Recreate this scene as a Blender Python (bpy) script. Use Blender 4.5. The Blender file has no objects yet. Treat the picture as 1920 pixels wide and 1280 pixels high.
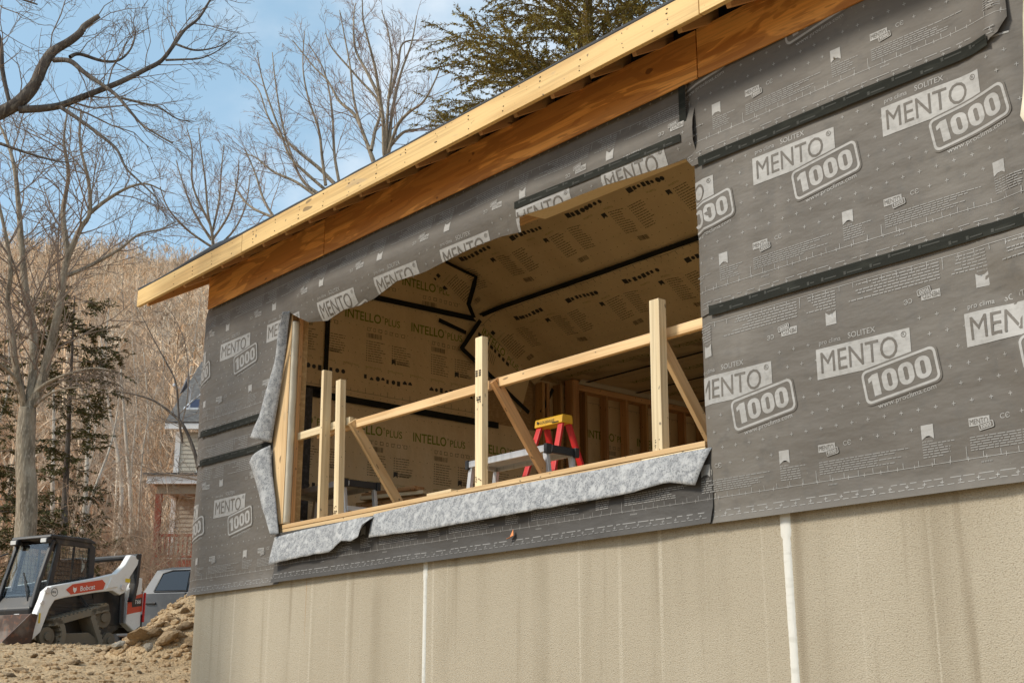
import bpy, bmesh, math, random
from mathutils import Vector, Matrix, noise
V = Vector
sc = bpy.context.scene
COL = sc.collection
rad = math.radians

# ------------------------------------------------------------------ camera
PITCH, YAW = rad(15.78), rad(40.52)
CAM = V((0, -6.0, 0))                      # eye height is z = 0, facade plane is y = 0
cam_d = bpy.data.cameras.new('camera'); cam = bpy.data.objects.new('camera', cam_d); COL.objects.link(cam)
cam.location = CAM; cam.rotation_euler = (math.pi/2 + PITCH, 0, math.pi/2 - YAW)
cam_d.lens = 45; cam_d.sensor_width = 36; cam_d.clip_end = 3000; cam_d.clip_start = .05
sc.camera = cam
HD = V((-math.cos(YAW), math.sin(YAW), 0)); RT = V((math.sin(YAW), math.cos(YAW), 0)); UPV = V((0, 0, 1))
FW = HD*math.cos(PITCH) + UPV*math.sin(PITCH); UC = RT.cross(FW)
def at(px, py, d):
    """survey helper: the place seen at photo pixel (px, py), d metres away along the ground"""
    r = FW*2400 + RT*(px-960) + UC*(640-py)
    return CAM + r*(d/r.dot(HD))

# ------------------------------------------------------------------ sky, sun, exposure
SUN_EL, SUN_TO = rad(38), V((-.42, -.91, 0)).normalized()
W = bpy.data.worlds.new('World'); sc.world = W; W.use_nodes = True
nt = W.node_tree; N = nt.nodes; L = nt.links; N.clear()
wo = N.new('ShaderNodeOutputWorld'); bg = N.new('ShaderNodeBackground'); bg.inputs['Strength'].default_value = .15
sky = N.new('ShaderNodeTexSky'); sky.sky_type = 'NISHITA'; sky.sun_disc = False
sky.sun_elevation = SUN_EL; sky.sun_rotation = math.atan2(SUN_TO.x, SUN_TO.y); sky.air_density = 1.0; sky.dust_density = .5; sky.ozone_density = 1.0
tc = N.new('ShaderNodeTexCoord'); mp = N.new('ShaderNodeMapping'); mp.inputs['Scale'].default_value = (1, 1, 1.7); mp.inputs['Location'].default_value = (.35, .1, .2)
cn = N.new('ShaderNodeTexNoise'); cn.inputs['Scale'].default_value = 2.6; cn.inputs['Detail'].default_value = 7; cn.inputs['Roughness'].default_value = .55
cr = N.new('ShaderNodeMapRange'); cr.inputs['From Min'].default_value = .42; cr.inputs['From Max'].default_value = .66; cr.inputs['To Min'].default_value = 0; cr.inputs['To Max'].default_value = .95
cr.interpolation_type = 'SMOOTHSTEP'
hz_ = N.new('ShaderNodeMix'); hz_.data_type = 'RGBA'; hz_.inputs['Factor'].default_value = .36; hz_.inputs['B'].default_value = (4.3, 6.6, 7.8, 1)     # thin bright veil of high haze
mx = N.new('ShaderNodeMix'); mx.data_type = 'RGBA'; mx.inputs['B'].default_value = (6.4, 6.75, 7.1, 1)
L.new(tc.outputs['Generated'], mp.inputs['Vector']); L.new(mp.outputs[0], cn.inputs['Vector']); L.new(cn.outputs['Fac'], cr.inputs['Value'])
L.new(sky.outputs[0], hz_.inputs['A']); L.new(hz_.outputs['Result'], mx.inputs['A'])
L.new(cr.outputs[0], mx.inputs['Factor']); L.new(mx.outputs['Result'], bg.inputs['Color']); L.new(bg.outputs[0], wo.inputs[0])
sd = bpy.data.lights.new('sun', 'SUN'); sd.energy = 3.2; sd.angle = rad(11); sd.color = (1, .91, .77)
so = bpy.data.objects.new('sun', sd); COL.objects.link(so)
tosun = V((SUN_TO.x*math.cos(SUN_EL), SUN_TO.y*math.cos(SUN_EL), math.sin(SUN_EL)))
so.rotation_euler = tosun.to_track_quat('Z', 'Y').to_euler(); so.location = (0, -20, 30)
sc.view_settings.view_transform = 'Standard'; sc.view_settings.look = 'None'; sc.view_settings.gamma = 1; sc.view_settings.exposure = .1
sc.cycles.max_bounces = 7; sc.cycles.diffuse_bounces = 4; sc.cycles.glossy_bounces = 2; sc.cycles.transmission_bounces = 5; sc.cycles.caustics_reflective = False; sc.cycles.caustics_refractive = False

# ------------------------------------------------------------------ materials
def mat(name, col=(.5, .5, .5), rough=.6, metal=0, spec=None, var=None, bump=None, coords='Object', mapping=(1, 1, 1), rnd=0, trans=0, island=0):
    """var: list of (scale3, detail, lo, hi, colour, strength); bump: list of (scale3, strength, distance)"""
    m = bpy.data.materials.new(name); m.use_nodes = True
    n = m.node_tree.nodes; l = m.node_tree.links; b = n['Principled BSDF']
    b.inputs['Roughness'].default_value = rough; b.inputs['Metallic'].default_value = metal
    if spec is not None: b.inputs['Specular IOR Level'].default_value = spec
    if trans: b.inputs['Transmission Weight'].default_value = trans
    t = n.new('ShaderNodeTexCoord')
    def noisy(s, det, dist=0):
        mpn = n.new('ShaderNodeMapping'); mpn.inputs['Scale'].default_value = s; l.new(t.outputs[coords], mpn.inputs['Vector'])
        if rnd:
            oi = n.new('ShaderNodeObjectInfo'); cx = n.new('ShaderNodeCombineXYZ')
            mu = n.new('ShaderNodeMath'); mu.operation = 'MULTIPLY'; mu.inputs[1].default_value = 37.0
            l.new(oi.outputs['Random'], mu.inputs[0]); l.new(mu.outputs[0], cx.inputs[0]); l.new(mu.outputs[0], cx.inputs[1]); l.new(mu.outputs[0], cx.inputs[2]); l.new(cx.outputs[0], mpn.inputs['Location'])
        k = n.new('ShaderNodeTexNoise'); k.inputs['Scale'].default_value = 1; k.inputs['Detail'].default_value = det; k.inputs['Distortion'].default_value = dist
        l.new(mpn.outputs[0], k.inputs['Vector']); return k
    cur = None
    base = n.new('ShaderNodeRGB'); base.outputs[0].default_value = (*col, 1); cur = base.outputs[0]
    for v in (var or []):
        s, det, lo, hi, c, st = v[:6]
        k = noisy(s, det, v[6] if len(v) > 6 else 0)
        r = n.new('ShaderNodeMapRange'); r.inputs['From Min'].default_value = lo; r.inputs['From Max'].default_value = hi; r.inputs['To Max'].default_value = st; r.interpolation_type = 'SMOOTHSTEP'
        l.new(k.outputs['Fac'], r.inputs['Value'])
        x = n.new('ShaderNodeMix'); x.data_type = 'RGBA'; x.inputs['B'].default_value = (*c, 1)
        l.new(r.outputs[0], x.inputs['Factor']); l.new(cur, x.inputs['A']); cur = x.outputs['Result']
    if rnd:
        oi = n.new('ShaderNodeObjectInfo'); r = n.new('ShaderNodeMapRange'); r.inputs['To Min'].default_value = 1-rnd; r.inputs['To Max'].default_value = 1+rnd
        l.new(oi.outputs['Random'], r.inputs['Value']); h = n.new('ShaderNodeHueSaturation'); l.new(r.outputs[0], h.inputs['Value']); l.new(cur, h.inputs['Color']); cur = h.outputs[0]
    if island:
        ge = n.new('ShaderNodeNewGeometry'); r = n.new('ShaderNodeMapRange'); r.inputs['To Min'].default_value = 1-island; r.inputs['To Max'].default_value = 1+island
        l.new(ge.outputs['Random Per Island'], r.inputs['Value']); h = n.new('ShaderNodeHueSaturation'); l.new(r.outputs[0], h.inputs['Value']); l.new(cur, h.inputs['Color']); cur = h.outputs[0]
    l.new(cur, b.inputs['Base Color'])
    prev = None
    for s, st, d in (bump or []):
        k = noisy(s, 4); u = n.new('ShaderNodeBump'); u.inputs['Strength'].default_value = st; u.inputs['Distance'].default_value = d
        l.new(k.outputs['Fac'], u.inputs['Height'])
        if prev: l.new(prev.outputs[0], u.inputs['Normal'])
        prev = u
    if prev: l.new(prev.outputs[0], b.inputs['Normal'])
    return m

MT = {}
def wood(name, c, dark, rough=.62, rnd=.16, fine=1.0, knots=True):
    var = [((.45, 7*fine, 7*fine), 4, .40, .64, dark, .8, 1.2), ((1.0, 46*fine, 46*fine), 3, .46, .66, tuple(x*.72 for x in dark), .5, .3), ((.9, 2, 2), 2, .5, .72, tuple(min(1, x*1.12) for x in c), .5)]
    if knots: var += [((5.0, 20, 20), 1, .735, .775, tuple(x*.34 for x in dark), .85), ((22, 26, 26), 1, .735, .76, (.05, .035, .02), .7), ((3, 11, 11), 3, .66, .76, (.40, .30, .19), .4)]
    MT[name] = mat(name, c, rough, var=var, rnd=rnd, bump=[((2, 60, 60), .3, .002)])
wood('lumber', (.72, .51, .27), (.53, .325, .14))
wood('lumber_pale', (.80, .66, .42), (.66, .49, .27))
wood('lumber_orange', (.62, .36, .16), (.45, .22, .085))
wood('fascia_wood', (.74, .505, .205), (.58, .36, .125), rnd=.08)
wood('stud_dark', (.50, .30, .12), (.36, .19, .07))
MT['plywood'] = mat('plywood', (.86, .40, .095), .55, var=[((.55, 3.2, 3.2), 3, .44, .50, (.46, .175, .032), .75, 2.6), ((.8, 5, 7), 2, .52, .56, (.38, .135, .025), .6, 3.2), ((3, 70, 70), 2, .4, .7, (.40, .17, .045), .4), ((7, 9, 9), 1, .74, .78, (.12, .04, .01), .8)], rnd=.06, bump=[((2, 50, 50), .2, .002)])
WR = [((1.7, 1.5, 4.2), .6, .045), ((7, 5, 2.2), .3, .014), ((26, 20, 26), .18, .004)]
MT['membrane'] = mat('membrane', (.118, .106, .092), .6, spec=.32, var=[((1.1, 1.1, 1.1), 4, .42, .7, (.155, .141, .122), .8), ((14, 14, 14), 3, .5, .72, (.100, .094, .086), .5), ((3.5, 3.5, .6), 3, .58, .75, (.19, .172, .15), .4), ((70, 70, 45), 2, .735, .765, (.30, .285, .26), .55)], bump=WR)
MT['membrane_shaded'] = mat('membrane_shaded', (.052, .048, .044), .6, spec=.35, var=[((1.3, 1.3, 1.3), 3, .42, .7, (.068, .062, .056), .8)], bump=WR)  # same wrap, colour darkened for the shade below the sill flap
MT['print'] = mat('membrane_print', (.335, .33, .318), .55, var=[((30, 30, 30), 3, .45, .72, (.235, .23, .22), .6), ((2.2, 2.2, 2.2), 3, .42, .7, (.385, .38, .365), .6)], bump=WR)
MT['print_faint'] = mat('membrane_small_print', (.245, .24, .23), .55)
MT['tape'] = mat('black_tape', (.016, .0175, .014), .75, spec=.15, var=[((6, 6, 30), 3, .5, .7, (.03, .032, .026), .7)])
MT['tape_print'] = mat('tape_print', (.025, .027, .021), .7)
MT['fleece'] = mat('grey_fleece', (.37, .38, .39), .95, var=[((24, 24, 24), 5, .46, .58, (.215, .225, .24), .65), ((85, 85, 85), 3, .50, .62, (.11, .118, .13), .65), ((15, 15, 15), 4, .50, .68, (.50, .51, .515), .7)], bump=[((110, 110, 110), .5, .004)])
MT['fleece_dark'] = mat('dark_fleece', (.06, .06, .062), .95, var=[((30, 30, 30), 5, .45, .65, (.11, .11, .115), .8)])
def stucco():
    m = mat('stucco', (.425, .375, .288), .92, spec=.2, var=[((2.6, 2.6, .12), 4, .48, .70, (.335, .290, .215), .75), ((.9, .9, .7), 3, .45, .68, (.475, .425, .333), .6), ((11, 11, .09), 3, .585, .68, (.58, .53, .43), .6),
        ((5, 5, .22), 4, .56, .70, (.265, .22, .155), .7), ((90, 90, 90), 3, .55, .64, (.30, .255, .185), .6), ((130, 130, 130), 2, .60, .67, (.17, .14, .10), .65), ((30, 30, .2), 2, .72, .76, (.36, .20, .08), .6)],
        bump=[((105, 105, 125), .85, .009), ((240, 240, 240), .5, .004)])
    return m
MT['stucco'] = stucco()
MT['caulk'] = mat('white_caulk', (.66, .655, .61), .6, var=[((8, 8, 30), 4, .5, .7, (.5, .49, .44), .5)], bump=[((50, 50, 12), .5, .006)])
MT['felt'] = mat('roof_underlayment', (.022, .022, .023), .7, bump=[((6, 6, 6), .3, .02)])
MT['osb'] = mat('osb', (.42, .27, .12), .8, var=[((20, 20, 45), 3, .45, .65, (.55, .38, .19), .8)])
MT['intello'] = mat('vapour_sheet', (.72, .565, .335), .36, spec=.5, coords='Object', var=[((2, 2, 2), 4, .4, .7, (.60, .46, .255), .6), ((.3, 5, .15), 2, .50, .62, (.72, .56, .33), .8)], bump=[((5, 5, 3), .7, .03), ((17, 17, 17), .5, .008)])
MT['intello_white'] = mat('vapour_sheet_gloss', (.62, .55, .42), .3, bump=[((9, 9, 9), .4, .015)])
MT['ink_green'] = mat('green_ink', (.17, .215, .004), .5)
MT['ink_olive'] = mat('olive_ink', (.33, .28, .06), .5)
MT['ink_black'] = mat('black_ink', (.03, .028, .022), .5)
MT['ink_brown'] = mat('brown_ink', (.17, .125, .06), .5)
MT['alu'] = mat('aluminium', (.66, .67, .68), .4, metal=.45, var=[((30, 3, 3), 3, .5, .7, (.45, .45, .45), .5)])
MT['red'] = mat('red_fibreglass', (.62, .02, .02), .4, var=[((20, 20, 20), 3, .55, .7, (.45, .02, .02), .5)])
MT['yellow'] = mat('yellow_plastic', (.80, .45, .02), .45, var=[((30, 30, 30), 3, .6, .7, (.5, .3, .05), .4)])
MT['black'] = mat('black_plastic', (.02, .02, .021), .45, var=[((5, 5, 5), 4, .5, .7, (.05, .046, .04), .5)])
MT['label_white'] = mat('white_label', (.75, .75, .73), .5)
MT['plastic'] = mat('cream_plastic', (.72, .66, .52), .35, bump=[((7, 7, 3), .7, .05)])
MT['floor_wood'] = mat('bare_floor', (.52, .40, .24), .8)  # plain wood tone of the subfloor
MT['tag_orange'] = mat('orange_tag', (.75, .28, .10), .6)
MT['steel'] = mat('nail_steel', (.10, .08, .06), .5, metal=.5)

# ------------------------------------------------------------------ object helpers
def wm(o):
    return (wm(o.parent) @ o.matrix_parent_inverse if o.parent else Matrix.Identity(4)) @ o.matrix_basis
def attach(o, parent):
    if parent is not None:
        o.parent = parent; o.matrix_parent_inverse = wm(parent).inverted()
    return o
def tag(o, label=None, cat=None, group=None, kind=None):
    if label: o['label'] = label
    if cat: o['category'] = cat
    if group: o['group'] = group
    if kind: o['kind'] = kind
    return o
def thing(name, label, cat, loc=(0, 0, 0), rotz=0, group=None):
    o = bpy.data.objects.new(name, None); COL.objects.link(o); o.location = loc; o.rotation_euler = (0, 0, rotz)
    o.empty_display_size = .2
    return tag(o, label, cat, group)
def link(name, me, mats, parent=None, xf=None, bevel=0, smooth=False, solid=0):
    o = bpy.data.objects.new(name, me); COL.objects.link(o)
    for m in (mats if isinstance(mats, (list, tuple)) else [mats]): me.materials.append(MT[m] if isinstance(m, str) else m)
    if xf is not None: o.matrix_basis = xf
    if smooth: me.polygons.foreach_set('use_smooth', [True]*len(me.polygons))
    if solid:
        s = o.modifiers.new('thickness', 'SOLIDIFY'); s.thickness = solid; s.offset = 0
    if bevel:
        b = o.modifiers.new('bevel', 'BEVEL'); b.width = bevel; b.segments = 2; b.limit_method = 'ANGLE'; b.angle_limit = rad(35)
    return attach(o, parent)

class MB:
    def __init__(s): s.v = []; s.f = []; s.m = []
    def add(s, vs, fs, mi=0):
        k = len(s.v); s.v += [tuple(a) for a in vs]; s.f += [tuple(i+k for i in f) for f in fs]; s.m += [mi]*len(fs); return s
    def box(s, a, b, mi=0):
        (x0, y0, z0), (x1, y1, z1) = a, b
        return s.add([(x0, y0, z0), (x1, y0, z0), (x1, y1, z0), (x0, y1, z0), (x0, y0, z1), (x1, y0, z1), (x1, y1, z1), (x0, y1, z1)],
                     [(3, 2, 1, 0), (4, 5, 6, 7), (0, 1, 5, 4), (1, 2, 6, 5), (2, 3, 7, 6), (3, 0, 4, 7)], mi)
    def beam(s, p, q, w, h, up=(0, 0, 1), mi=0, taper=1):
        p, q = V(p), V(q); d = (q-p).normalized(); up = V(up)
        sd = d.cross(up)
        if sd.length < 1e-4: sd = d.cross(V((1, 0, 0)))
        sd.normalize(); u = sd.cross(d)
        vs = []
        for e, k in ((p, 1), (q, taper)):
            for a, b in ((-1, -1), (1, -1), (1, 1), (-1, 1)): vs.append(e + sd*(a*w/2*k) + u*(b*h/2*k))
        return s.add(vs, [(0, 1, 2, 3), (7, 6, 5, 4), (0, 4, 5, 1), (1, 5, 6, 2), (2, 6, 7, 3), (3, 7, 4, 0)], mi)
    def prism(s, poly, y0, y1, mi=0, plane='xz'):
        n = len(poly)
        f3 = {'xz': lambda p, y: (p[0], y, p[1]), 'xy': lambda p, y: (p[0], p[1], y), 'yz': lambda p, y: (y, p[0], p[1])}[plane]
        vs = [f3(p, y0) for p in poly] + [f3(p, y1) for p in poly]
        fs = [tuple(range(n)), tuple(reversed(range(n, 2*n)))] + [(i, n+i, n+(i+1) % n, (i+1) % n) for i in range(n)]
        return s.add(vs, fs, mi)
    def tube(s, pts, rads, n=6, mi=0, cap=True):
        pts = [V(p) for p in pts]; k = len(s.v); ref = V((.31, .17, .93))
        for i, p in enumerate(pts):
            d = (pts[min(i+1, len(pts)-1)] - pts[max(i-1, 0)])
            a = d.cross(ref)
            if a.length < 1e-6: a = d.cross(V((1, 0, 0)))
            a.normalize(); b = d.cross(a).normalized(); r = rads[i] if isinstance(rads, (list, tuple)) else rads
            for j in range(n):
                t = 2*math.pi*j/n; s.v.append(tuple(p + a*(r*math.cos(t)) + b*(r*math.sin(t))))
        for i in range(len(pts)-1):
            for j in range(n):
                o0 = k+i*n; s.f.append((o0+j, o0+(j+1) % n, o0+n+(j+1) % n, o0+n+j)); s.m.append(mi)
        if cap:
            s.f.append(tuple(reversed(range(k, k+n)))); s.m.append(mi); e = k+(len(pts)-1)*n; s.f.append(tuple(range(e, e+n))); s.m.append(mi)
        return s
    def cyl(s, p, q, r, n=16, mi=0): return s.tube([p, q], [r, r], n, mi)
    def mesh(s, name):
        me = bpy.data.meshes.new(name); me.from_pydata(s.v, [], s.f); me.update()
        if any(s.m): me.polygons.foreach_set('material_index', s.m)
        bm = bmesh.new(); bm.from_mesh(me); bmesh.ops.recalc_face_normals(bm, faces=bm.faces[:]) if len(s.f) < 60000 else None; bm.to_mesh(me); bm.free()
        return me
    def build(s, name, mats, parent=None, xf=None, bevel=0, smooth=False, solid=0):
        return link(name, s.mesh(name), mats, parent, xf, bevel, smooth, solid)

def board(name, p, q, w, h, material, parent, up=(0, 0, 1), bevel=.003):
    """a piece of timber as its own object, local X along its length so the grain follows it"""
    p, q = V(p), V(q); d = q-p; ln = d.length; d.normalize(); sd = V(up).cross(d)
    if sd.length < 1e-4: sd = V((0, 1, 0))
    sd.normalize(); u = d.cross(sd)
    m = Matrix((( d.x, sd.x, u.x, p.x), (d.y, sd.y, u.y, p.y), (d.z, sd.z, u.z, p.z), (0, 0, 0, 1)))
    b = MB(); b.box((0, -w/2, -h/2), (ln, w/2, h/2))
    return b.build(name, material, parent, m, bevel)

# ------------------------------------------------------------------ flat print: 2-D shapes and lettering, clipped to a sheet and laid on its surface
_tx = {}
def text2d(s, bold=0):
    key = (s, bold)
    if key not in _tx:
        def ev(st):
            c = bpy.data.curves.new('t', 'FONT'); c.body = st; c.offset = bold; c.resolution_u = 3; c.fill_mode = 'FRONT'
            o = bpy.data.objects.new('t', c); COL.objects.link(o); bpy.context.view_layer.update()
            me = bpy.data.meshes.new_from_object(o.evaluated_get(bpy.context.evaluated_depsgraph_get()))
            vs = [(v.co.x, v.co.y) for v in me.vertices]; fs = [tuple(p.vertices) for p in me.polygons]
            bpy.data.objects.remove(o); bpy.data.curves.remove(c); bpy.data.meshes.remove(me); return vs, fs
        vs, fs = ev(s); hv, _ = ev('H'); ch = max(v[1] for v in hv)
        x0 = min(v[0] for v in vs); x1 = max(v[0] for v in vs)
        _tx[key] = ([((v[0]-x0)/ch, v[1]/ch) for v in vs], fs, (x1-x0)/ch)
    return _tx[key]

class Print:
    """layers: 0 light/first ink, 1 sheet colour on top, 2 light on top of that"""
    def __init__(s, lifts=(.0025, .004, .0055)): s.L = {}; s.xf = lambda x, z: (x, z); s.lifts = lifts
    def put(s, vs, fs, layer):
        a = s.L.setdefault(layer, ([], [])); k = len(a[0]); a[0].extend(s.xf(*v) for v in vs); a[1].extend(tuple(i+k for i in f) for f in fs)
    def poly(s, pts, layer=0): s.put(pts, [tuple(range(len(pts)))], layer)
    def rect(s, x0, z0, x1, z1, layer=0): s.poly([(x0, z0), (x1, z0), (x1, z1), (x0, z1)], layer)
    def text(s, st, x, z, h, layer=0, bold=0, width=None, rot=0):
        vs, fs, w = text2d(st, bold); sx = (width/(w*h)) if width else 1; c, sn = math.cos(rot), math.sin(rot)
        s.put([(x + (a*h*sx)*c - b*h*sn, z + (a*h*sx)*sn + b*h*c) for a, b in vs], fs, layer); return w*h*sx
    def rrect(s, cx, cz, w, h, r, rot=0, n=5):
        o = []
        for sx, sz, a0 in ((1, 1, 0), (-1, 1, 90), (-1, -1, 180), (1, -1, 270)):
            for i in range(n+1):
                a = rad(a0+90*i/n); o.append((sx*(w/2-r)+r*math.cos(a), sz*(h/2-r)+r*math.sin(a)))
        c, sn = math.cos(rot), math.sin(rot); return [(cx+a*c-b*sn, cz+a*sn+b*c) for a, b in o]
    def thousand(s, x, z, h, width, rot, layer):
        c, sn = math.cos(rot), math.sin(rot); k = width/.39; R = lambda pts: [(x+a*c-b*sn, z+a*sn+b*c) for a, b in pts]
        s.poly(R([(.022*k, 0), (.066*k, 0), (.066*k, h), (.03*k, h), (.0, h*.86), (.0, h*.66), (.022*k, h*.74)]), layer)
        for i in range(3):
            cx = (.131+i*.104)*k
            s.ring(R(s.rrect(cx, h/2, .094*k, h, .042*k)), R(s.rrect(cx, h/2, .026*k, h*.62, .0129*k)), layer)
    def ring(s, outer, inner, layer=0):
        n = len(outer); s.put(outer+inner, [(i, (i+1) % n, n+(i+1) % n, n+i) for i in range(n)], layer)

def _bis(bm, axis, val):
    no = [0, 0, 0]; no[axis] = 1; co = [0, 0, 0]; co[axis] = val
    bmesh.ops.bisect_plane(bm, geom=bm.verts[:]+bm.edges[:]+bm.faces[:], dist=1e-6, plane_co=co, plane_no=no)
def interp(pts, x):
    if x <= pts[0][0]: return pts[0][1]
    for (a, b), (c, d) in zip(pts, pts[1:]):
        if x <= c: return b + (d-b)*(x-a)/(c-a)
    return pts[-1][1]
def shape2d(bm, rect, clips, hx, hz):
    x0, x1, z0, z1 = rect
    for ax, lo, hi, h in ((0, x0, x1, hx), (2, z0, z1, hz)):
        n = max(1, int(round((hi-lo)/h)))
        for i in range(n+1): _bis(bm, ax, lo+(hi-lo)*i/n)
    for kind, pts in clips:
        a = 0 if kind in ('below', 'above') else 2
        for p in pts: _bis(bm, a, p[0])
        for (p, q), (r, t) in zip(pts, pts[1:]):
            co = (p, 0, q) if a == 0 else (q, 0, p); d = (r-p, t-q)
            no = (-d[1], 0, d[0]) if a == 0 else (d[0], 0, -d[1])
            fc = [f for f in bm.faces if p-1e-5 <= (f.calc_center_median()[a]) <= r+1e-5]
            g = set(fc)
            for f in fc: g.update(f.edges); g.update(f.verts)
            if g: bmesh.ops.bisect_plane(bm, geom=list(g), dist=1e-6, plane_co=co, plane_no=no)
    dead = []
    for f in bm.faces:
        c = f.calc_center_median(); k = not (x0 <= c.x <= x1 and z0 <= c.z <= z1)
        for kind, pts in clips:
            e = interp(pts, c.x if kind in ('below', 'above') else c.z)
            if (kind == 'below' and c.z < e) or (kind == 'above' and c.z > e) or (kind == 'left' and c.x < e) or (kind == 'right' and c.x > e): k = True
        if k: dead.append(f)
    bmesh.ops.delete(bm, geom=dead, context='FACES')
def sheet(name, rect, fn, sheet_mat, parent, pr=None, inks=('print', 'membrane', 'print'), clips=(), hx=.12, hz=.055, smooth=True, label=None, prname='printing'):
    """a sheet over rect=(s0,s1,t0,t1) mapped to space by fn(s,t,lift); its print becomes a child"""
    bm = bmesh.new(); x0, x1, z0, z1 = rect
    bm.faces.new([bm.verts.new((x, 0, z)) for x, z in ((x0, z0), (x1, z0), (x1, z1), (x0, z1))])
    shape2d(bm, rect, clips, hx, hz)
    for v in bm.verts: v.co = fn(v.co.x, v.co.z, 0)
    me = bpy.data.meshes.new(name); bm.to_mesh(me); bm.free()
    o = link(name, me, sheet_mat, parent, smooth=smooth)
    if label: o['label'] = label
    if pr:
        vs, fs, mi = [], [], []; mats = []
        def inside(x, z):
            if not (x0 <= x <= x1 and z0 <= z <= z1): return False
            for kind, pts in clips:
                e = interp(pts, x if kind in ('below', 'above') else z)
                if (kind == 'below' and z < e) or (kind == 'above' and z > e) or (kind == 'left' and x < e) or (kind == 'right' and x > e): return False
            return True
        for ly in sorted(pr.L):
            P2, F2 = pr.L[ly]; b = bmesh.new(); cache = {}; lift = pr.lifts[ly]; big = 0
            for f in F2:
                c = [P2[i] for i in f]; xs = [p[0] for p in c]; zs = [p[1] for p in c]; xa, xb, za, zb_ = min(xs), max(xs), min(zs), max(zs)
                if xb < x0 or xa > x1 or zb_ < z0 or za > z1: continue
                if xb-xa < .075 and zb_-za < .06 and len(f) < 5:       # small marks: keep or drop whole
                    if inside((xa+xb)/2, (za+zb_)/2):
                        k = len(vs); vs += [tuple(fn(p[0], p[1], lift)) for p in c]; fs.append(tuple(range(k, k+len(c)))); mi.append(len(mats))
                else:
                    bv = []
                    for i in f:
                        if i not in cache: cache[i] = b.verts.new((P2[i][0], 0, P2[i][1]))
                        bv.append(cache[i])
                    try: b.faces.new(bv); big += 1
                    except ValueError: pass
            if big:
                bmesh.ops.triangulate(b, faces=b.faces[:], ngon_method='EAR_CLIP'); shape2d(b, rect, clips, hx, hz); b.verts.index_update(); k = len(vs)
                vs += [tuple(fn(v.co.x, v.co.z, lift)) for v in b.verts]; fs += [tuple(v.index+k for v in f.verts) for f in b.faces]; mi += [len(mats)]*len(b.faces)
            mats.append(inks[ly]); b.free()
        if fs:
            me = bpy.data.meshes.new(prname); me.from_pydata(vs, [], fs); me.polygons.foreach_set('material_index', mi); link(prname, me, mats, o, smooth=smooth)['kind'] = 'stuff'
    return o

# ================================================================== the house under construction
house = thing('house_under_construction', 'timber house under construction, dark printed wall wrap above a tan stucco foundation', 'house', (-8, 0, -1.0))
PER = .934

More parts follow.
